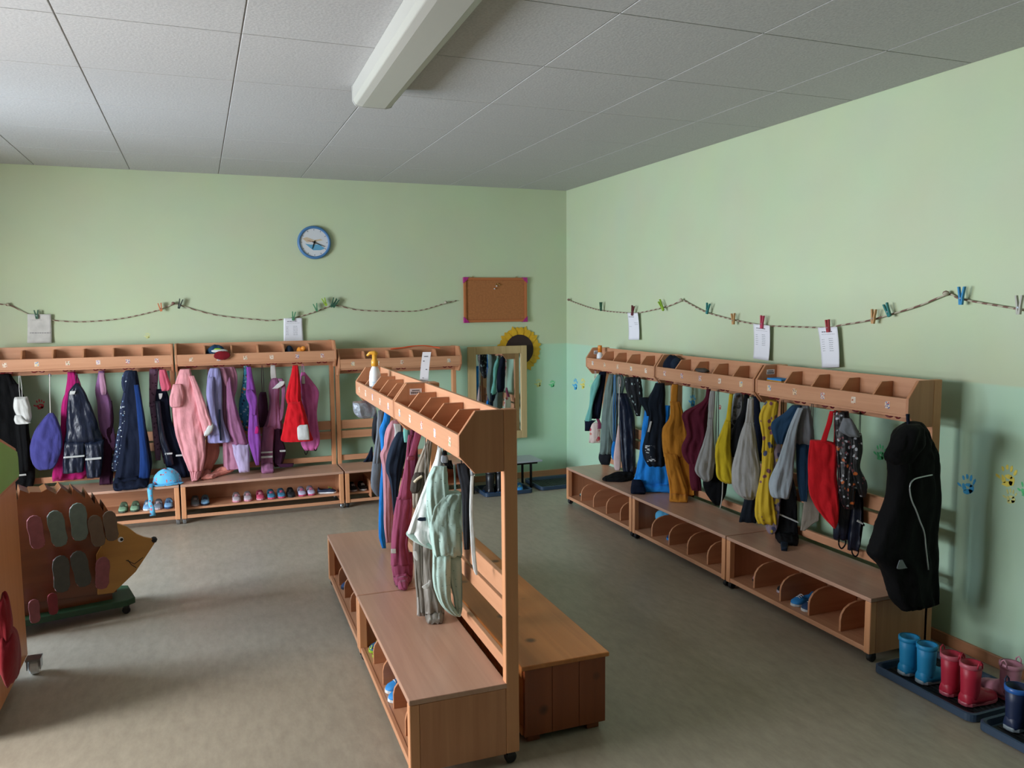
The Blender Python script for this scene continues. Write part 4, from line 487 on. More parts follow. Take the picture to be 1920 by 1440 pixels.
rack('coat rack with low shoe bench on the right wall, nearest the rubber boots', 1.055, 5, 0, (2.74, 3.685, 0), R90, .175, .325, tagged=(0,), seed=1)
rack('coat rack on the right wall, middle one of the three, black beanie on top', 1.055, 5, 0, (2.74, 4.745, 0), R90, .175, .325, seed=2)
rack('coat rack on the right wall, the far one next to the room corner', 1.055, 5, 0, (2.74, 5.805, 0), R90, .175, .325, tagged=(0,), seed=3)
th = R90 - .021
rack('free standing coat rack in the middle of the room, near unit with pale green dungarees', 1.05, 5, 0, (.604 + .021 * 1.05, 2.51 + 1.05, 0), th, .187, .345, tagged=(0,), seed=4)
rack('free standing coat rack in the middle of the room, far unit with sunscreen on top', 1.05, 5, 0, (.604 + .021 * 2.105, 2.51 + 2.105, 0), th, .187, .345, seed=5)
rack('tall coat rack on the back wall, second unit with the red jacket', 1.213, 6, .075, (-.172, 6.36, 0), 0, .17, .34, False, 'steel', True, seed=6)
rack('tall coat rack at the left end of the back wall, with the navy clothes', 1.213, 6, .075, (-1.39, 6.36, 0), 0, .17, .34, False, 'steel', True, seed=7)
rack('empty coat rack on the back wall beside the mirror, orange cable on top', 1.055, 5, 0, (1.047, 6.36, 0), 0, .17, .34, True, 'black_rubber', True, seed=8)
# ------------------------------------------------------------------ hanging clothes
from mathutils import noise as mnoise
def cloth(rows, t, nf, amp, seed, M=48):
    """closed, folded tube through rows of (z, left, right, depth)"""
    rnd = random.Random(seed)
    if nf == -1:                                                   # narrow ribbon or cord along the row centres
        pts = catmull([((r[1] + r[2]) / 2, r[3], r[0]) for r in rows], 5) if len(rows) > 2 else [((r[1] + r[2]) / 2, r[3], r[0]) for r in rows]
        return MB().tube(pts, amp, 6)
    big = max(r[2] - r[1] for r in rows) > .12
    fine = catmull(rows, 7 if big else 5); flat = t <= .03
    ph = [rnd.uniform(0, 6.28) for _ in range(6)]; so = Vector((rnd.uniform(0, 90), rnd.uniform(0, 90), rnd.uniform(0, 90))); rings = []; n = len(fine)
    for i, (z, l, r, v) in enumerate(fine):
        p, q = fine[max(i - 1, 0)], fine[min(i + 1, n - 1)]
        tv, tz = q[3] - p[3], q[0] - p[0]; ln = math.hypot(tv, tz) or 1; nv, nz = -tz / ln, tv / ln
        if nv < 0: nv, nz = -nv, -nz
        cu, a = (l + r) / 2, max((r - l) / 2, .002)
        e = min(i, n - 1 - i) / 3.0; edge = .35 + .65 * min(1, e) if not flat else 1
        b = min(t / 2, a * 1.1 if not flat else t / 2) * edge
        s_ = i / (n - 1); ring = []
        A = amp * (.25 + .5 * s_) * min(1, a / .05); W = 0 if (amp == 0 or flat) else min(.017, a * .2)
        for k in range(M):
            th_ = 2 * PI * k / M; c, s = math.cos(th_), math.sin(th_)
            u = math.copysign(abs(c) ** .8, c); w = math.copysign(abs(s) ** (.62 if not flat else .3), s); x = u
            fold = math.sin(nf * 2.2 * x + ph[0] + 1.1 * s_) * .6 + math.sin(nf * 3.7 * x + ph[1] - 2.2 * s_) * .4 + .3 * math.sin(7 * s_ + 3 * x + ph[2])
            P = Vector(((cu + a * u) * 11, z * 4.5 + (cu + a * u) * 5 * math.copysign(1, ph[0] - 3), 1.6 * w)) + so
            cr = mnoise.noise(P); cr2 = (1 - abs(mnoise.noise(P * 1.9 + Vector((7, 3, 1))))) ** 3 - .4
            fo = (A * fold + W * (.8 * cr + .75 * cr2)) * abs(w) ** .7
            uu = cu + a * u * (1 + (.05 * mnoise.noise(Vector((s_ * 9, k // (M // 2), 3)) + so) if not flat and amp else 0)); off = b * w + (fo if s < 0 else fo * .8)
            ring.append((uu, v + nv * off, z + nz * off + (.3 * A * math.sin(nf * 2.2 * x + ph[4]) if i == n - 1 else 0)))
        rings.append(ring)
    return MB().rings(rings)
def clamp_obj(o, root, side):
    """cloth rests against rails, hooks and bench instead of passing through"""
    c, s = math.cos(root.rotation_euler[2]), math.sin(root.rotation_euler[2]); L = root.location
    zmax = 1.155 if side == 'back' else (1.2 if root.location.y < 2.6 and side == 'righ' else 1.082)
    for vt in o.data.vertices:
        x, y, z = vt.co; X = L.x + x * c - y * s; Y = L.y + x * s + y * c; Z = L.z + z
        if side == 'righ':
            X = min(X, 3.046)
            if Y > 2.63 and X > 2.735: Z = max(Z, .3045)
        elif side == 'back':
            Y = min(Y, 6.68)
            if Y > 6.29: Z = max(Z, .3045)
        else:
            X = min(X, .929 + .021 * (Y - 2.51)); 
            if X > .6 + .021 * (Y - 2.51): Z = max(Z, .3045)
        Z = min(Z, zmax); X -= L.x; Y -= L.y
        vt.co = (X * c + Y * s, -X * s + Y * c, Z - L.z)
for gi, (name, label, cat, group, loc, rz, hz, pieces) in enumerate(GARMENTS):
    t = thing(name, label, cat, loc, rz, group)
    side = group.split(' on the ')[1][:4]; zh = (1.157 if side == 'back' else 1.084)
    has = any(p[0] == 'hanging_loop' for p in pieces)
    for pi_, (part, mat, rows, th_, nf, amp) in enumerate(pieces):
        o = cloth(rows, th_, nf, amp, gi * 17 + pi_).build(part, mat, t, smooth=True); clamp_obj(o, t, side)
    top = max(r[0] for p in pieces for r in p[2])
    if not has:
        rr = max((p[2][0] for p in pieces), key=lambda r: r[0]); cu = (rr[1] + rr[2]) / 2; zt = max(zh - loc[2], min(top, zh - loc[2])); tl_ = min(top, zt) - .02; q = MB()
        q.tube([(cu - .006, rr[3], tl_), (cu - .008, rr[3], (tl_ + zt) / 2), (cu - .004, rr[3], zt - .003), (cu, rr[3], zt), (cu + .004, rr[3], zt - .003), (cu + .008, rr[3], (tl_ + zt) / 2), (cu + .006, rr[3], tl_)], .0022, 6)
        o = q.build('hanging_loop', pieces[0][1], t, smooth=True); clamp_obj(o, t, side)
# ------------------------------------------------------------------ ropes, pegs and notes
for nm, key, lab in (('rope', 'rope_back', 'twisted brown and white rope sagging along the back wall'), ('rope', 'rope_right', 'twisted brown and white rope sagging along the right wall')):
    pts = catmull(PTS[key], 6); o = Vector(pts[0]); t = thing(nm, lab, 'rope', tuple(o), 0, 'ropes for notes')
    MB().tube([Vector(p) - o for p in pts], .0042, 8).build('strand', 'rope', t, smooth=True)
    for c in PTS['nails']:
        if (key == 'rope_back') == (c[1] > 6.8):
            b_ = c[1] > 6.8; q = MB(); P = Vector(c) - o
            q.lathe([(.002, 0), (.011, .004), (.015, .012), (.011, .02), (.002, .024)], 12, (P.x - (0 if b_ else .012), P.y - (.012 if b_ else 0), P.z - .008)); q.build('knot', 'rope', t, smooth=True)
def peg(B, T, col, lab, k):
    Bv, Tv = Vector(B), Vector(T); L = (Tv - Bv).length; rnd = random.Random(lab)
    t = thing('clothespin', lab, 'clothespin', B, 0, 'clothespins on the ropes'); d = (Tv - Bv) / L
    lat = Vector((1, 0, 0)) if k == 'b' else Vector((0, -1, 0)); out = Vector((0, -1, 0)) if k == 'b' else Vector((-1, 0, 0))
    lat = (lat - d * lat.dot(d)).normalized(); sp = .010 + .007 * rnd.random()
    for sg in (-1, 1):
        pts = [(0, sg * .0035), (.25, sg * .0055), (.42, sg * .006), (1, sg * sp)]
        rs = []
        for f_, w_ in pts:
            c = d * (L * f_) + lat * w_; h = .0062 if f_ < .9 else .0052
            rs.append([c + lat * (h * .72 * a) + out * (.0065 * b_) for a, b_ in ((-1, -1), (1, -1), (1, 1), (-1, 1))])
        MB().rings(rs).build('arm', 'peg_' + col, t, bev=.001)
    c = d * (L * .36); MB().tube([c - out * .008, c + out * .008], .0042, 8).build('spring', 'steel', t)
for B, T, col, lab, k, hold in PTS['pins']: peg(B, T, col, lab, k)
def note(label, k, q, mat, lines, seed, bend=.012):
    tl_, tr_, bl_, br_ = [Vector(p) for p in q]; out = Vector((0, -1, 0)) if k == 'b' else Vector((-1, 0, 0)); o = tl_.copy(); rnd = random.Random(seed)
    t = thing('hanging_note', label, 'note', tuple(o), 0, 'notes pegged to the ropes')
    def S(u, v, d=0): return (tl_ * (1 - u) + tr_ * u) * (1 - v) + (bl_ * (1 - u) + br_ * u) * v - o + out * (d - bend * v * (1 - v) * 2 + bend * .5 * math.sin(3 * u + seed) * v)
    n = 10; q_ = MB(); V = [S(i / n, j / n, 0) for j in range(n + 1) for i in range(n + 1)] + [S(i / n, j / n, .0012) for j in range(n + 1) for i in range(n + 1)]; K = (n + 1) ** 2
    F = [(j * (n + 1) + i, j * (n + 1) + i + 1, (j + 1) * (n + 1) + i + 1, (j + 1) * (n + 1) + i) for j in range(n) for i in range(n)]
    q_.add(V, F + [tuple(K + a for a in f)[::-1] for f in F]); 
    bd = [(i, i + 1) for i in range(n)] + [(n * (n + 1) + i, n * (n + 1) + i + 1) for i in range(n)] + [(j * (n + 1), (j + 1) * (n + 1)) for j in range(n)] + [(j * (n + 1) + n, (j + 1) * (n + 1) + n) for j in range(n)]
    q_.f += [(a, b_, K + b_, K + a) for a, b_ in bd]; q_.build('sheet', mat, t, smooth=True)
    p_ = MB()
    for u0, u1, v, h in lines:
        u = u0
        while u < u1 - .01:
            e = min(u1, u + rnd.uniform(.04, .12)); p_.add([S(u, v, .0018), S(e, v, .0018), S(e, v + h, .0018), S(u, v + h, .0018)], [(0, 1, 2, 3)]); u = e + .018
    p_.build('text_or_crease_lines', 'ink', t)
LN = [(.18, .72, .1, .022)] + [(.15, .85, .17, .006)] + [(.12, .26, .3 + .055 * i, .008) for i in range(6)] + [(.5, .72, .28 + .05 * i, .009) for i in range(7)]
P_ = PTS['papers']
note('crumpled grey note with two creases, pegged at the left end of the back wall rope', 'b', P_[0][1], 'paper_old', [(.1, .95, .64, .02), (.1, .6, .2, .006)], 1, .02)  # its dark lines are shade painted in for the two creases
note('white typed sheet on the back wall, partly behind the second coat rack', 'b', P_[1][1], 'paper', LN, 2)
note('narrow white sheet on the right wall, nearest the room corner', 'r', P_[2][1], 'paper', [(.1, .6, .14, .02), (.55, .9, .36, .01), (.6, .9, .42, .01), (.1, .3, .5, .01)], 3)
note('white typed sheet held by the pink clothespin on the right wall', 'r', P_[3][1], 'paper', LN, 4)
note('white typed sheet held by the red clothespin, nearest the camera on the right wall', 'r', P_[4][1], 'paper', LN, 5)
t = thing('paper_strip', 'narrow white paper strip standing upright behind the middle rack', 'note', (1.01, 3.73, 1.25))
rs = []
for i in range(9):
    v = i / 8; z = .145 * v; off = .012 * math.sin(v * 1.4); x = -.020 + .016 * v + .008 * v * v; w = .052
    rs.append([(x - .006 , .012 * v + off, z), (x - .006 + w * .75, off + .012 * v - .012, z), (x - .005 + w * .75, off + .013 * v - .011, z), (x - .005, .013 * v + off + .001, z)])
MB().rings(rs).build('sheet', 'paper', t)
q = MB()
for zz, a_, b_ in ((.122, .25, .7), (.1, .2, .35), (.06, .6, .75), (.02, .3, .4)):
    v = zz / .145; x = -.020 + .016 * v + .008 * v * v
    q.add([(x - .006 + .039 * u, .012 * zz / .145 + .012 * math.sin(zz / .145 * 1.4) - .012 * u - .0012, zz + dz_) for u, dz_ in ((a_, 0), (b_, 0), (b_, .004), (a_, .004))], [(0, 1, 2, 3)])
q.build('text_or_crease_lines', 'ink', t)
# ------------------------------------------------------------------ things on the back wall
t = thing('wall_clock', 'round blue rimmed wall clock on the back wall', 'clock', (.93, WY, 2.144))
MB().rings([[(r_ * math.cos(k * PI / 24), h_, r_ * math.sin(k * PI / 24)) for k in range(48)] for r_, h_ in [(.105, 0), (.133, -.004), (.137, -.02), (.130, -.034), (.118, -.036), (.113, -.024)]], cap=False).build('rim', 'clock_blue', t, smooth=True)
fc = MB().lathe([(.001, -.02), (.113, -.02), (.113, -.024), (.001, -.024)], 48, axis='y').build('dial', 'clock_face', t)
def flat_y(poly, y, d=.0012): return MB().prism(poly, y - d, y, 'y')
flat_y([(-.075, -.012), (-.03, -.018), (.04, -.016), (.085, -.048), (.05, -.062), (-.01, -.064), (-.035, -.045)], -.0242).build('dial_picture', 'clock_sea', fc)
flat_y([(-.095, .03), (-.06, .042), (0, .02), (.05, .03), (.07, .02), (.02, .008), (-.06, .0)], -.0242).build('dial_picture', 'clock_sand', fc)
tk = MB()
for k in range(12):
    a = k * PI / 6; c, s = math.cos(a), math.sin(a); tk.prism([(c * .098 - s * .002, s * .098 + c * .002), (c * .108 - s * .002, s * .108 + c * .002), (c * .108 + s * .002, s * .108 - c * .002), (c * .098 + s * .002, s * .098 - c * .002)], -.0256, -.0242, 'y')
tk.build('hour_marks', 'ink', fc)
def hand(nm, deg, ln, w, mat):
    a = math.radians(90 - deg); c, s = math.cos(a), math.sin(a)
    MB().prism([(-c * .015 - s * w, -s * .015 + c * w), (c * ln - s * w * .4, s * ln + c * w * .4), (c * ln + s * w * .4, s * ln - c * w * .4), (-c * .015 + s * w, -s * .015 - c * w)], -.031, -.0295, 'y').build(nm, mat, t)
hand('hour_hand', 200, .058, .005, 'black_metal'); hand('minute_hand', 112, .09, .004, 'black_metal'); hand('second_hand', 285, .06, .0015, 'peg_red')
MB().lathe([(.001, -.024), (.006, -.024), (.006, -.033), (.001, -.033)], 12, axis='y').build('hub', 'black_metal', t)
t = thing('cork_board', 'small cork pinboard with magenta corner caps on the back wall', 'pinboard', (2.222, WY, 1.463))
bx(.01, .598, -.016, -.004, .01, .388).build('cork_panel', 'cork', t)
fr = MB(); fr.box(0, .608, -.026, -.002, 0, .022); fr.box(0, .608, -.026, -.002, .378, .4); fr.box(0, .022, -.026, -.002, .022, .378); fr.box(.586, .608, -.026, -.002, .022, .378); fr.build('frame', 'cork_frame', t, bev=.003)
for cx, cz, sx, sz in ((0, 0, 1, 1), (.608, 0, -1, 1), (0, .4, 1, -1), (.608, .4, -1, -1)):
    MB().prism([(cx - sx * .003, cz - sz * .003), (cx + sx * .05, cz - sz * .003), (cx + sx * .026, cz + sz * .026), (cx - sx * .003, cz + sz * .05)], -.029, -.002, 'y').build('corner_cap', 'magenta_plastic', t, bev=.002)
for x in (.09, .51): MB().tube([(x - .01, -.008, .4), (x, -.008, .413), (x + .01, -.008, .4)], .002, 6).build('hanger', 'brass', t)
for i, (x, z) in enumerate(((.3, .34), (.31, .325), (.32, .345), (.29, .3), (.335, .335))):
    tag(MB().lathe([(.001, -.033), (.005, -.032), (.004, -.026), (.006, -.02), (.001, -.016)], 10, (2.222 + x, WY, 1.463 + z), 'y').build('push_pin', ('brass', 'white_plastic')[i % 2], smooth=True), 'push pin stuck in the upper middle of the cork board', 'push pin', 'push pins in the cork board')
t = thing('sunflower', 'yellow paper sunflower with dark centre on the back wall behind the mirror', 'wall decoration', (2.755, WY, 1.205))
for k in range(30):
    a = 2 * PI * k / 30; c, s = math.cos(a), math.sin(a); jr = .215 + .012 * math.sin(k * 2.3); y0 = -.004 - .005 * (k % 2)
    pts = [(.115, -.018), (.17, -.027), (.2, -.018), (jr, 0), (.2, .018), (.17, .027), (.115, .018)]
    MB().prism([(r * c - w * s, r * s + w * c) for r, w in pts], y0 - .003, y0, 'y').build('petal', 'petal', t)
MB().lathe([(.001, -.01), (.14, -.01), (.138, -.016), (.001, -.02)], 40, axis='y').build('flower_centre', 'seed_brown', t)
t = thing('mirror', 'tall mirror in a pale wooden frame leaning at the back wall near the corner', 'mirror', (2.231, 6.76, .395))
fr = MB(); W_, H_ = .565, .852; fr.box(0, .075, 0, .03, 0, H_); fr.box(W_ - .058, W_, 0, .03, 0, H_); fr.box(.075, W_ - .058, 0, .03, H_ - .07, H_); fr.box(.075, W_ - .058, 0, .03, 0, .07); fr.build('frame', 'pale_wood', t, bev=.003)
bx(.07, W_ - .053, .012, .02, .065, H_ - .065).build('glass', 'mirror_glass', t)
bx(.04, W_ - .04, .03, .086, .3, .5).build('wall_mount', 'pale_wood', t)
# ------------------------------------------------------------------ corner bench and trays
t = thing('low_bench', 'low bench with grey top and black metal legs under the mirror', 'bench', (2.125, 6.4, 0))
bx(0, .665, 0, .28, .236, .25).build('bench_top', 'grey_laminate', t, bev=.002)
fm = MB(); fm.box(.02, .63, .03, .05, .216, .236); fm.box(.02, .63, .23, .25, .216, .236); fm.box(.59, .63, .05, .23, .216, .236); fm.box(.02, .06, .05, .23, .216, .236); fm.build('frame', 'black_metal', t)
for x in (.03, .57):
    for y_ in (.04, .24): MB().tube([(x, y_, .225), (x, y_, 0.0)], .012, 8).build('leg', 'black_metal', t)
def tray(label, x0, x1, y0, y1):
    t = thing('boot_tray', label, 'boot tray', ((x0 + x1) / 2, (y0 + y1) / 2, 0), 0, 'boot trays'); a, b_ = (x1 - x0) / 2, (y1 - y0) / 2
    def rr(w, h, z, rd=.035):
        return [(sx * (w - rd) + rd * math.cos(q), sy * (h - rd) + rd * math.sin(q), z) for sx, sy, q0 in ((1, 1, 0), (-1, 1, PI / 2), (-1, -1, PI), (1, -1, 1.5 * PI)) for q in [q0 + PI / 2 * k / 5 for k in range(6)]]
    MB().rings([rr(a - .01, b_ - .01, 0), rr(a, b_, .004), rr(a, b_, .033), rr(a - .006, b_ - .006, .036), rr(a - .014, b_ - .014, .033), rr(a - .02, b_ - .02, .010)]).build('tray_rim', 'tray_blue', t, smooth=False)
    f = MB(); f.box(-a + .03, a - .03, -b_ + .03, b_ - .03, .009, .012)
    k = -a + .04
    while k < a - .04: f.box(k, k + .006, -b_ + .035, b_ - .035, .012, .015); k += .028
    f.build('ribbed_floor', 'tray_inside', t)
tray('blue grey boot tray with the teal and red boots by the right wall', 2.70, 3.08, 2.085, 2.575)
tray('blue grey boot tray with the dark blue boots, nearest the camera', 2.69, 3.07, 1.52, 2.06)
tray('empty dark boot tray in the room corner', 2.725, 3.19, 6.285, 6.68)
tray('boot tray with black boots in front of the low grey bench', 2.20, 2.64, 6.25, 6.57)
# ------------------------------------------------------------------ boots and shoes
def boot(label, loc, rz, mats, h=.17, tilt=None, loops=True, group='rubber boots on the trays'):
    upper, sole, trim = mats; t = thing('rubber_boot', label, 'boot', loc, rz, group); b_ = MB(); n = 20
    ft = []
    for x, w, hh in [(-.037, .012, .035), (-.034, .024, .05), (-.02, .031, .06), (.01, .033, .075), (.035, .034, .074), (.055, .035, .06), (.08, .035, .05), (.105, .031, .043), (.122, .022, .036), (.131, .008, .026)]:
        ft.append([(x, w * math.copysign(abs(math.cos(q)) ** .7, math.cos(q)), .012 + (hh - .012) * abs(math.sin(q)) ** .8 if math.sin(q) >= 0 else .011) for q in [2 * PI * (k + .5) / n for k in range(n)]])
    b_.rings(ft)
    sh = [(.000, .013, .031, .036), (.001, .04, .0325, .0365), (.001, .08, .034, .038), (0, .11, .0355, .0385), (0, h, .039, .041), (0, h, .036, .038), (0, h * .6, .033, .035), (0, .06, .03, .032)]
    b_.rings([[(x + d * math.cos(q), w * math.sin(q), z) for q in [2 * PI * k / n for k in range(n)]] for x, z, w, d in sh])
    b_.build('shaft', upper, t, smooth=True)
    sp = [(-.043, 0), (-.038, .02), (-.02, .032), (.02, .032), (.06, .036), (.1, .034), (.125, .022), (.134, 0)]; poly = sp + [(x, -y_) for x, y_ in sp[-2:0:-1]]
    MB().prism(poly, 0, .016, 'z').build('sole', sole, t, bev=.003)
    MB().rings([[(d * math.cos(q), w * math.sin(q), z) for q in [2 * PI * k / n for k in range(n)]] for w, d, z in ((.0385, .0405, h - .018), (.0415, .0435, h - .016), (.042, .044, h + .001), (.0375, .0395, h + .002))], cap=False).build('cuff', trim, t, smooth=True)
    if loops:
        for sg in (-1, 1): MB().tube([(-.012, sg * .040, h - .008), (-.010, sg * .042, h + .012), (0, sg * .042, h + .022), (.010, sg * .042, h + .012), (.012, sg * .040, h - .008)], .003, 6).build('pull_loop', upper, t, smooth=True)
    return t
plain('rubber_teal', '#1b86b8', .5); plain('rubber_red', '#b0243c', .45); plain('rubber_navy', '#1a2848', .45); plain('rubber_blue', '#2a5fa8', .35); plain('rubber_pink', '#c08496', .35); plain('rubber_grey', '#8d9aa2', .5); plain('rubber_black', '#16181c', .4); plain('rubber_rose', '#b85868', .4)
TZ = .016
boot('teal rubber boot beside the end of the coat rack, left of its pair', (2.80, 2.475, TZ), -.1, ('rubber_teal', 'rubber_grey', 'rubber_teal'), .165, loops=False)
boot('teal rubber boot next to the red pair', (2.805, 2.388, TZ), -.06, ('rubber_teal', 'rubber_grey', 'rubber_teal'), .165, loops=False)
boot('red rubber boot next to the teal pair', (2.81, 2.275, TZ), .05, ('rubber_red', 'rubber_rose', 'rubber_rose'), .17)
boot('red rubber boot, the right one of its pair on the tray', (2.81, 2.185, TZ), -.05, ('rubber_red', 'rubber_rose', 'rubber_rose'), .17)
boot('dark blue rubber boot standing half in front of the pink boot', (2.80, 1.985, TZ), 0, ('rubber_navy', 'rubber_grey', 'rubber_blue'), .165)
boot('dark blue rubber boot at the right edge of the view', (2.80, 1.895, TZ), -.04, ('rubber_navy', 'rubber_grey', 'rubber_blue'), .165)
boot('dusty pink rubber boot behind the red pair, close to the wall', (2.99, 2.15, TZ), PI / 2, ('rubber_pink', 'rubber_rose', 'rubber_pink'), .15)
for i, (x, y_, lab) in enumerate(((2.265, 6.315, 'black rubber boot with blue back strip on the tray under the mirror, outer left'), (2.35, 6.315, 'black rubber boot with blue back strip on the tray under the mirror, second'), (2.435, 6.32, 'plain black rubber boot on the tray under the mirror'))):
    boot(lab, (x, y_, TZ), PI / 2, ('rubber_black', 'rubber_blue' if i < 2 else 'rubber_black', 'rubber_black'), .19, loops=False)
for n_, c in dict(mint='#7fa384', sky='#7fb0d8', pale='#b5a6ac', greyblue='#75808c', lilac='#b9b4cc', pinkred='#c04a68', bluepink='#3f7a98', navy='#1b2740', black='#17181b', aqua='#78a39c', bluedark='#22406a', bright='#2a86cc', white='#d5d8da', oliv='#3a4436', rose='#c98a98').items(): plain('shoe_' + n_, c, .7, noise=25)
def shoe(label, loc, rz, upper, sole, L=.155, accent=None, group='shoes on the bench shelves', name='child_shoe'):
    t = thing(name, label, 'shoe', loc, rz, group); n = 14; S = L / .155
    st = [(-.075, .018, .030), (-.068, .026, .052), (-.05, .029, .058), (-.02, .029, .055), (.005, .029, .050), (.025, .030, .042), (.045, .031, .034), (.062, .028, .028), (.073, .018, .022), (.078, .006, .018)]
    rs = []
    for x, w, h in st:
        opening = -.06 < x < .012; ring = []
        for k in range(n + 1):
            q = PI * k / n; c, s = math.cos(q), math.sin(q); zz = .012 + (h - .012) * (abs(s) ** .7); yy = w * math.copysign(abs(c) ** .6, c)
            if opening and .3 < q < PI - .3:                     # dip into the foot opening
                d = math.sin((q - .3) / (PI - .6) * PI); zz -= d * (h - .024); yy *= 1 - .15 * d
            ring.append((x * S, yy * S, zz * S))
        ring += [(x * S, -w * .6 * S, .011 * S), (x * S, w * .6 * S, .011 * S)]; rs.append(ring)
    MB().rings(rs).build('upper', upper, t, smooth=True)
    sp = [(-.079, 0), (-.074, .020), (-.05, .031), (-.01, .029), (.03, .033), (.06, .029), (.077, .016), (.082, 0)]; poly = [(x * S, y_ * S) for x, y_ in sp + [(x, -y_) for x, y_ in sp[-2:0:-1]]]
    MB().prism(poly, 0, .013 * S, 'z').build('sole', sole, t, bev=.002)
    lc = MB()
    for k in range(3): x = (.018 + k * .011) * S; z = (.052 - k * .004) * S; lc.tube([(x, -.014 * S, z - .005), (x, 0, z), (x, .014 * S, z - .005)], .0022, 6)
    lc.build('laces', accent or sole, t, smooth=True)
    return t
zl = .1095; F = -PI / 2
for lab, x, up, so, kw in (
 ('mint green shoe in the left bench, left of its pair', -.575, 'shoe_mint', 'shoe_oliv', {}), ('mint green shoe in the left bench, right of its pair', -.495, 'shoe_mint', 'shoe_oliv', {}),
 ('light blue shoe below the hanging cap strap', -.408, 'shoe_sky', 'shoe_white', {}), ('grey blue shoe with brown sole at the right end of the left bench, darker one', -.335, 'shoe_greyblue', 'shoe_pale', {}), ('clear sky blue shoe at the right end of the left bench', -.262, 'shoe_sky', 'shoe_bluedark', {}),
 ('dark grey shoe with pale toe at the left end of the second bench', -.075, 'shoe_greyblue', 'shoe_pale', {}), ('pale blue shoe at the left end of the second bench', -.003, 'shoe_sky', 'shoe_navy', {}),
 ('pale pink shoe with brown lining, left of its pair on the second bench', .227, 'shoe_pale', 'shoe_rose', {}), ('pale pink shoe with brown lining, right of its pair on the second bench', .311, 'shoe_pale', 'shoe_rose', {}),
 ('pink and red sandal shoe in the middle of the second bench', .405, 'shoe_pinkred', 'shoe_rose', {}), ('teal shoe with pink toe, left of its pair', .488, 'shoe_bluepink', 'shoe_pinkred', {}), ('teal shoe with pink toe, right of its pair', .566, 'shoe_bluepink', 'shoe_pinkred', {}),
 ('near black shoe beside the teal pair on the second bench', .640, 'shoe_black', 'shoe_black', {}), ('lilac shoe with pink edge, left of its pair', .725, 'shoe_lilac', 'shoe_pinkred', {}), ('lilac shoe with pink edge, right of its pair', .797, 'shoe_lilac', 'shoe_pinkred', {}),
 ('black shoe with white toe cap under the empty back wall rack, left', 1.135, 'shoe_black', 'shoe_pale', {}), ('black shoe with white toe cap under the empty back wall rack, right', 1.215, 'shoe_black', 'shoe_white', {})):
    shoe(lab, (x, 6.53, zl), F, up, so)
shoe('navy sneaker with yellow dot and white sole, turned sideways on the second bench', (.92, 6.50, zl), -.25, 'shoe_navy', 'shoe_white', .15, 'peg_lime')
zc = .0675; W = PI
shoe('blue shoe in the far half of the middle bench', (.755, 4.335, zc), W, 'shoe_bluedark', 'shoe_navy'); shoe('light blue shoe tip beside the middle post of the middle bench', (.735, 3.685, zc), W, 'shoe_bright', 'shoe_sky')
shoe('black blue and lime patterned shoe in the near half of the middle bench, left', (.735, 3.475, zc), W + .1, 'shoe_camo', 'peg_lime'); shoe('black blue and lime patterned shoe in the near half of the middle bench, right', (.74, 3.40, zc), W - .1, 'shoe_camo', 'peg_lime')
shoe('bright blue shoe with white tip in the middle bench, farther of its pair', (.72, 3.075, zc), W + .15, 'shoe_bright', 'shoe_white'); shoe('bright blue shoe with white tip in the middle bench, nearer of its pair', (.715, 2.99, zc), W, 'shoe_bright', 'shoe_white')
shoe('aqua and black shoe in the far compartment of the right wall bench', (2.90, 5.70, zc), W - .5, 'shoe_aqua', 'shoe_black'); shoe('white and black shoe peeking over a divider of the far right wall bench', (2.90, 5.25, zc), W, 'shoe_white', 'shoe_black')
shoe('dark blue shoe under the pale blue beanie in the right wall bench', (2.90, 4.42, zc), W, 'shoe_bluedark', 'shoe_bright'); shoe('dark olive shoe in the middle right wall bench', (2.91, 4.20, zc), W, 'shoe_oliv', 'shoe_black'); shoe('black shoe at the near end of the middle right wall bench', (2.92, 3.98, zc), W, 'shoe_black', 'shoe_black')
shoe('dusky shoe in the far compartment of the near right wall bench', (2.91, 3.55, zc), W, 'shoe_rose', 'shoe_black'); shoe('dark brown shoe in the second compartment of the near right wall bench', (2.92, 3.36, zc), W, 'shoe_black', 'shoe_pale')
shoe('white toed blue shoe in the near right wall bench, farther of its pair', (2.86, 3.185, zc), W + .05, 'shoe_bright', 'shoe_white', accent='shoe_white'); shoe('white toed blue shoe in the near right wall bench, nearer of its pair', (2.86, 3.10, zc), W - .1, 'shoe_bluedark', 'shoe_white', accent='shoe_white')
shoe('silver and bright blue shoe on the tray under the mirror', (2.545, 6.34, TZ), -1.9, 'shoe_bright', 'shoe_mint', .14)
# ------------------------------------------------------------------ small things on racks and benches
def soft(name, label, cat, loc, rz, pieces, group=None):
    """soft lumps: (part, material, (ax, ay, az), centre, lumpiness, seed)"""
    t = thing(name, label, cat, loc, rz, group)
    for part, mat, (a, b_, c), ce_, lump, sd in pieces:
        rnd = random.Random(sd); ph = [rnd.uniform(0, 6) for _ in range(6)]; rs = []
        for i in range(1, 14):
            th_ = PI * i / 14; ring = []
            for k in range(24):
                q = 2 * PI * k / 24; m_ = 1 + lump * (math.sin(3 * q + ph[0] + 2 * th_) * .5 + math.sin(5 * q + ph[1]) * .3 + math.sin(4 * th_ + ph[2] + q) * .4)
                ring.append((ce_[0] + a * m_ * math.sin(th_) * math.cos(q), ce_[1] + b_ * m_ * math.sin(th_) * math.sin(q), max(0.0, ce_[2] + c * m_ * math.cos(th_))))
            rs.append(ring)
        MB().rings(rs).build(part, mat, t, smooth=True)
    return t
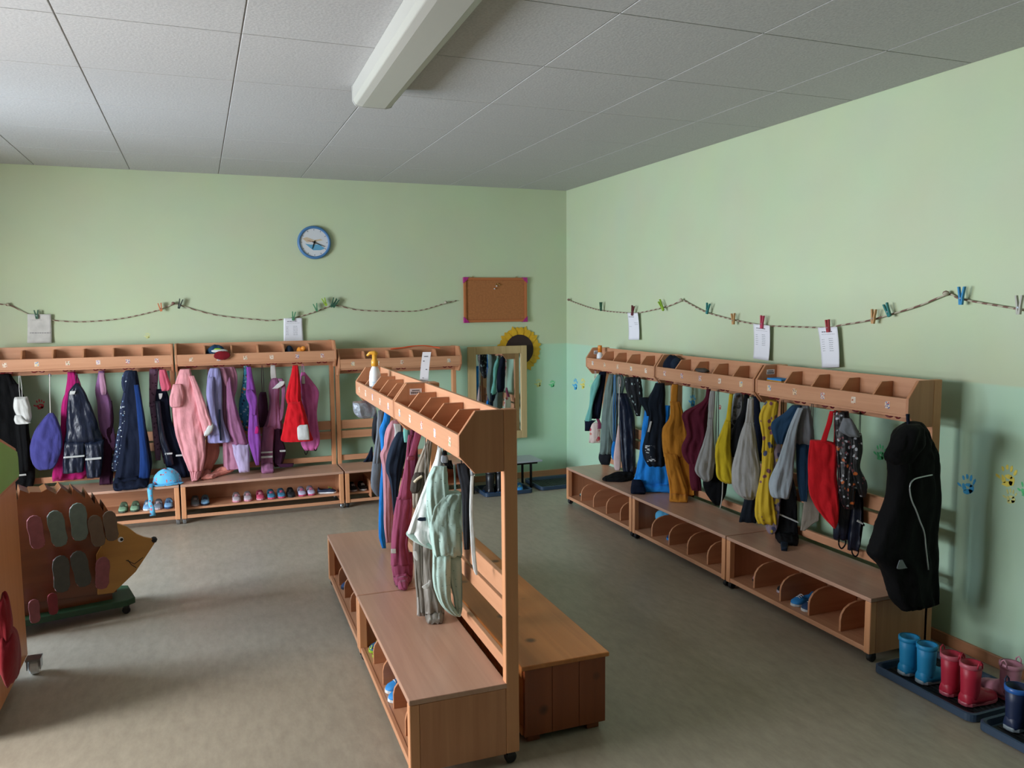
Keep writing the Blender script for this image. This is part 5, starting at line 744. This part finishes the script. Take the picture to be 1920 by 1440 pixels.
soft('folded_hat', 'blue and red folded hat stuffed in a cubby of the back wall rack', 'hat', (.138, 6.60, 1.1885), 0, [('crown', 'cloth_navy_blue', (.066, .045, .055), (-.012, .012, .085), .08, 1), ('lining', 'cloth_white', (.06, .03, .014), (.012, -.062, .096), .06, 2), ('brim', 'cloth_red_dark', (.06, .014, .034), (.03, -.093, .062), .08, 3), ('toggle', 'peg_lime', (.028, .02, .009), (.0, -.06, .109), .05, 4)])
soft('wool_cap', 'grey wool cap in a cubby of the second back wall rack', 'hat', (.678, 6.61, 1.1885), 0, [('crown', 'cloth_slate', (.037, .045, .07), (0, 0, .05), .05, 5)])
soft('glove', 'orange glove in a cubby of the second back wall rack', 'glove', (.762, 6.60, 1.1885), 0, [('palm', 'orange_plastic', (.036, .035, .05), (0, 0, .055), .1, 6), ('fingers', 'orange_plastic', (.02, .02, .02), (.022, -.02, .095), .05, 7)])
soft('beanie', 'dark blue beanie lying on top of the middle right wall rack', 'hat', (2.988, 4.64, 1.1145), 1.57, [('crown', 'cloth_navy', (.075, .05, .075), (.01, 0, .08), .07, 8), ('fold', 'cloth_slate', (.035, .045, .05), (-.045, -.005, .09), .06, 9)])
soft('glove', 'dark olive glove hanging over the front of a right wall cubby', 'glove', (2.925, 4.20, 1.1892), 1.57, [('palm', 'cloth_dark_taupe', (.065, .03, .014), (0, .005, .012), .15, 10), ('thumb', 'cloth_dark_taupe', (.018, .016, .010), (-.05, .02, .012), .1, 11)])
t = thing('small_box', 'small blue box in the first cubby of the near right wall rack', 'box', (3.0, 3.585, 1.114)); bx(-.035, .04, -.06, .06, 0, .085).build('carton', 'shoe_bright', t, bev=.003); bx(-.0355, .0405, -.0605, .0605, .06, .075).build('yellow_band', 'yellow_plastic', t)
soft('beanie', 'pale blue knitted beanie inside the middle right wall bench', 'hat', (2.93, 4.635, .067), 1.57, [('crown', 'cloth_light_blue', (.06, .06, .05), (0, 0, .09), .08, 12), ('bobble', 'cloth_light_blue', (.028, .028, .028), (-.05, -.05, .11), .08, 13), ('fold', 'cloth_navy', (.062, .062, .03), (0, 0, .03), .05, 14)])
t = thing('sun_hat', 'light blue printed sun cap on the back wall bench, strap hanging over the edge', 'hat', (-.262, 6.44, .305), 0)
rs = []
for i in range(9):
    f = i / 8; rr_ = math.cos(f * PI / 2 * .96); rs.append([((.098 + .010 * math.sin(3 * q)) * rr_ * math.cos(q), .06 * rr_ * math.sin(q), .115 * math.sin(f * PI / 2) * (1 + .05 * math.sin(2 * q))) for q in [2 * PI * k / 28 for k in range(28)]])
MB().rings(rs).build('crown', 'cloth_cap_print', t, smooth=True)
MB().prism([(-.115, -.055), (-.06, -.085), (.03, -.088), (.1, -.06), (.115, -.02), (.06, .0), (-.09, .0)], .001, .007, 'z').build('brim', 'cloth_cap_print', t, bev=.002)
rs = [[(x + w, y_, z), (x - w, y_, z), (x - w, y_ - .006, z - .001), (x + w, y_ - .006, z - .001)] for x, y_, z, w in ((-.1, -.045, .02, .02), (-.112, -.08, .01, .018), (-.115, -.092, -.02, .017), (-.112, -.093, -.09, .016), (-.116, -.092, -.125, .015), (-.106, -.095, -.15, .016), (-.104, -.095, -.21, .02))]
MB().rings(rs).build('neck_strap', 'cloth_cap_print', t, smooth=True)
def sunscreen(label, loc, body, cap, pump, H_=.11):
    t = thing('sunscreen_bottle', label, 'bottle', loc, -.3, 'sunscreen bottles'); r = .031 if pump else .026
    MB().lathe([(.002, 0), (r * .9, 0), (r, .006), (r, H_ * .55), (r * .9, H_ * .66), (r * .6, H_ * .76), (r * .42, H_ * .8), (.002, H_ * .8)], 24).build('bottle_body', body, t, smooth=True)
    lb = MB().lathe([(r * 1.012, H_ * .12), (r * 1.015, H_ * .13), (r * 1.015, H_ * .5), (r * 1.012, H_ * .51)], 24); lb.build('label_band', 'white_plastic', t, smooth=True)
    q = MB(); 
    for i in range(5): q.box(-.016, .016, -r * 1.05, -r * 1.0, H_ * (.42 - i * .03), H_ * (.42 - i * .03) + .0016)
    q.box(-.014, .014, -r * 1.05, -r * 1.0, H_ * .2, H_ * .27); q.build('label_print', 'clock_sea', t)
    if pump:
        MB().lathe([(.002, H_ * .8), (.019, H_ * .8), (.019, H_ * .93), (.013, H_ * .96), (.013, H_ * 1.08), (.002, H_ * 1.08)], 16).build('pump_neck', cap, t, smooth=True)
        MB().tube([(.014, 0, H_ * 1.07), (-.002, 0, H_ * 1.12), (-.026, 0, H_ * 1.11), (-.040, 0, H_ * 1.05)], [.013, .013, .009, .006], 10).build('pump_nozzle', cap, t, smooth=True)
    else: MB().lathe([(.002, H_ * .78), (.017, H_ * .78), (.017, H_ * 1.1), (.015, H_ * 1.13), (.002, H_ * 1.13)], 18).build('cap', cap, t, smooth=True)
sunscreen('white pump bottle with yellow nozzle on the far end of the middle rack', (.886, 4.30, 1.1145), 'white_plastic', 'yellow_plastic', True, .225)
sunscreen('small white bottle with orange cap in the far cubby of the right wall', (2.985, 5.69, 1.1145), 'white_plastic', 'orange_plastic', False, .155)
t = thing('orange_cable', 'orange cable lying along the cubbies of the empty back wall rack', 'cable', (1.7, 6.66, 1.25))
MB().tube(catmull([(-.19, 0, .004), (-.1, 0, .012), (.0, .004, .024), (.12, .006, .024), (.2, 0, .01), (.225, -.06, .004)], 8), .005, 8).build('cable_loop', 'cable_orange', t, smooth=True)
# ------------------------------------------------------------------ pine chest
t = thing('pine_chest', 'reddish pine storage chest standing behind the middle coat rack', 'chest', (1.046, 2.60, 0), -.012)
CLn, CW = 1.75, .35
MB().box(-.004, CW + .006, -.008, CLn, .288, .306).build('lid', 'pine', t, bev=.004)
for ya, yb_ in ((0, .018), (CLn - .026, CLn - .008)):
    q = MB()
    for i in range(3): q.box(.012 + i * .1107, .012 + (i + 1) * .1107 - .0012, ya, yb_, .03, .288)
    q.build('end_board', 'pine_shaded', t, bev=.002)
bx(CW - .022, CW - .004, .018, CLn - .026, .03, .288).build('side_board', 'pine_shaded', t, bev=.002)
sb = bx(.012, .026, .018, CLn - .026, .03, .288).build('side_board', 'pine', t)
k = .06
while k < CLn - .2:
    MB().prism([(k, .05), (k + .05, .05), (k + .12, .27), (k + .07, .27)], .004, .012).build('diagonal_slat', 'pine', sb, bev=.002); k += .1
bx(.006, .012, .018, CLn - .026, .25, .288).build('top_rail', 'pine', sb, bev=.002); bx(.006, .012, .018, CLn - .026, .03, .06).build('bottom_rail', 'pine', sb, bev=.002)
for y_ in (.02, CLn - .07):
    for x in (.03, CW - .075): bx(x, x + .05, y_, y_ + .045, 0, .03).build('foot', 'pine_shaded', t, bev=.002)
# ------------------------------------------------------------------ orange cabinet at the left
t = thing('mobile_cabinet', 'orange wooden cabinet with green end box on casters at the left edge', 'cabinet', (-.77, 3.98, 0))
bx(-.018, 0, -.62, .02, .08, .866).build('side_panel', 'panel_orange', t, bev=.003); bx(-1.42, -1.402, -.62, .02, .08, .866).build('side_panel', 'panel_orange', t, bev=.003)
bx(-1.402, -.018, -.62, -.604, .08, .866).build('back_panel', 'panel_orange', t); bx(-1.402, -.018, -.604, -.01, .08, .098).build('bottom_board', 'panel_orange', t)
bx(-1.402, -.018, -.60, -.01, .5, .516).build('shelf', 'panel_orange', t)
hx = [(.068, .868), (.07, .972), (.05, 1.01), (-.23, 1.098), (-.61, 1.098), (-.61, .868)]
def ins(p, k): return [(.052, .884), (.054, .968), (.042, .996), (-.235, 1.082), (-.595, 1.082), (-.595, .884)]
MB().prism([(a, c) for a, c in hx], -1.42, .004).build('top_box', 'panel_orange', t, bev=.004)
MB().prism(ins(hx, .93), .004, .010).build('green_end_panel', 'green_panel', t, bev=.002)
for x, y_ in ((.03, -.02), (-.06, -.56), (-1.375, -.02), (-1.375, -.56)):
    if True:
        c = MB().box(x - .03, x + .03, y_ - .03, y_ + .03, .072, .08).box(x + .024, x + .028, y_ - .022, y_ + .03, .03, .072).box(x - .028, x - .024, y_ - .022, y_ + .03, .03, .072).build('caster', 'steel', t)
        MB().lathe([(.004, -.02), (.030, -.02), (.036, -.013), (.036, .013), (.030, .02), (.004, .02)], 20, (x, y_ + .012, .0362), 'x').build('wheel', 'white_plastic', c)
soft('cloth_bag', 'red cloth bag hanging on the side of the orange cabinet at the left edge', 'bag', (-.722, 3.43, .20), 0, [('pouch', 'cloth_red_dark', (.035, .11, .11), (0, 0, .11), .12, 21), ('hanging_neck', 'cloth_red_dark', (.022, .05, .10), (0, -.02, .25), .2, 22)])
# ------------------------------------------------------------------ hedgehog slipper rack
aa = math.radians(13); T_ = .17
t = thing('hedgehog_rack', 'wooden hedgehog shaped slipper rack on a green wheeled base', 'shoe rack', (-.42, 4.60, 0), aa)
bd = MB().prism([tuple(p) for p in PTS['hh_body']], .012, T_, 'y').build('spiny_back', 'hedgehog_brown', t, bev=.002)
face = MB().prism([tuple(p) for p in PTS['hh_face']], 0, .02, 'y').build('face', 'hedgehog_tan', t, bev=.003)
ex_, ez_ = PTS['hh_eye']
MB().lathe([(.001, 0), (.014, 0), (.013, -.003), (.001, -.004)], 18, (ex_, 0, ez_), 'y').build('eye_white', 'white_plastic', face); MB().lathe([(.001, -.003), (.008, -.004), (.006, -.007), (.001, -.007)], 14, (ex_ + .004, 0, ez_), 'y').build('pupil', 'black_rubber', face)
soft_n = MB(); nx, nz = PTS['hh_nose']; soft_n.lathe([(.001, -.018), (.012, -.013), (.018, 0), (.012, .013), (.001, .018)], 14, (nx, .01, nz)); soft_n.build('nose', 'black_rubber', face, smooth=True)
for key in ('hh_mouth', 'hh_mouth2'): MB().tube([(p[0], -.001, p[1]) for p in PTS[key]], .0018, 6).build('mouth_line', 'black_rubber', face)
bs = MB().prism([(-.72, -.05), (.0, -.05), (.045, -.02), (.045, .20), (.0, .23), (-.72, .23)], .052, .085, 'z').build('base_board', 'green_board', t, bev=.004)
bx(-.6, -.06, .015, T_ - .01, .085, .2).build('foot_block', 'hedgehog_brown', t)
for x in (-.66, .0):
    for y_ in (-.01, .19):
        c = bx(x - .014, x + .014, y_ - .012, y_ + .012, .036, .052).build('caster', 'grey_metal', t); MB().lathe([(.004, -.01), (.017, -.01), (.02, -.006), (.02, .006), (.017, .01), (.004, .01)], 16, (x, y_, .0202), 'y').build('wheel', 'black_rubber', c)
for p0, p1 in [(q[0], q[1]) for q in PTS['hh_shoes']]:
    cx, cz = (p0[0] + p1[0]) / 2, (p0[1] + p1[1]) / 2
    MB().tube([(cx, .02, cz), (cx, -.03, cz + .004)], .008, 8).build('peg', 'hedgehog_tan', t)
for i, (p0, p1, so, lab) in enumerate(PTS['hh_shoes']):
    cx, cz = (p0[0] + p1[0]) / 2, (p0[1] + p1[1]) / 2; L = math.hypot(p1[0] - p0[0], p1[1] - p0[1]); ang = math.atan2(p0[1] - p1[1], p0[0] - p1[0]); d = -.09
    wx = -.42 + cx * math.cos(aa) - d * math.sin(aa); wy = 4.60 + cx * math.sin(aa) + d * math.cos(aa)
    L *= .84; s = shoe(lab, (wx, wy, cz), 0, {'sole_green': 'shoe_rose', 'sole_brown': 'shoe_navy', 'sole_dark': 'shoe_rose', 'sole_pink': 'shoe_rose', 'sole_red': 'shoe_pinkred'}[so], so, L * .97, group='slippers on the hedgehog rack', name='slipper')
    # local x (toe) along the traced line, local z (upwards) into the rack
    X = Vector((math.cos(ang) * math.cos(aa), math.cos(ang) * math.sin(aa), math.sin(ang))); Z = Vector((-math.sin(aa), math.cos(aa), 0)); Y = Z.cross(X)
    s.matrix_world = Matrix(((X.x, Y.x, Z.x, wx), (X.y, Y.y, Z.y, wy), (X.z, Y.z, Z.z, cz), (0, 0, 0, 1)))
# ------------------------------------------------------------------ light
def area(name, loc, rot, sx, sy, power, col):
    l = bpy.data.lights.new(name, 'AREA'); l.shape = 'RECTANGLE'; l.size = sx; l.size_y = sy; l.energy = power; l.color = col
    o = bpy.data.objects.new(name, l); COL.objects.link(o); o.location = loc; o.rotation_euler = rot; return o
WP = [(425, (.95, .97, 1.0)), (330, (.64, .81, 1.0))]
for (a, c, z0, z1), (p, col) in zip(WIN, WP):
    area('daylight', (LX - 1.1, (a + c) / 2, 1.45), (0, -PI / 2 + .22, 0), 2.2, c - a + .5, p, col)
w = bpy.data.worlds.new('sky'); SC.world = w; w.use_nodes = True; bg = w.node_tree.nodes['Background']; bg.inputs[0].default_value = (.75, .86, 1, 1); bg.inputs[1].default_value = .6
# ------------------------------------------------------------------ camera
cam = bpy.data.cameras.new('camera'); co = bpy.data.objects.new('camera', cam); COL.objects.link(co); SC.camera = co
cam.sensor_fit = 'HORIZONTAL'; cam.sensor_width = 36; cam.lens = 36 * CAM['f'] / 1920; cam.clip_start = .05
f_, y_, p_, r_ = CAM['f'], CAM['yaw'], CAM['pitch'], CAM['roll']
fw = Vector((math.sin(y_) * math.cos(p_), math.cos(y_) * math.cos(p_), -math.sin(p_))); rt = Vector((math.cos(y_), -math.sin(y_), 0)); up = rt.cross(fw)
rt2 = rt * math.cos(r_) + up * math.sin(r_); up2 = -rt * math.sin(r_) + up * math.cos(r_)
co.matrix_world = Matrix(((rt2.x, up2.x, -fw.x, 0), (rt2.y, up2.y, -fw.y, 0), (rt2.z, up2.z, -fw.z, 1.62), (0, 0, 0, 1)))
vs = SC.view_settings; vs.view_transform = 'Standard'; vs.look = 'None'; vs.gamma = 1; vs.use_curve_mapping = False; vs.exposure = 0.0
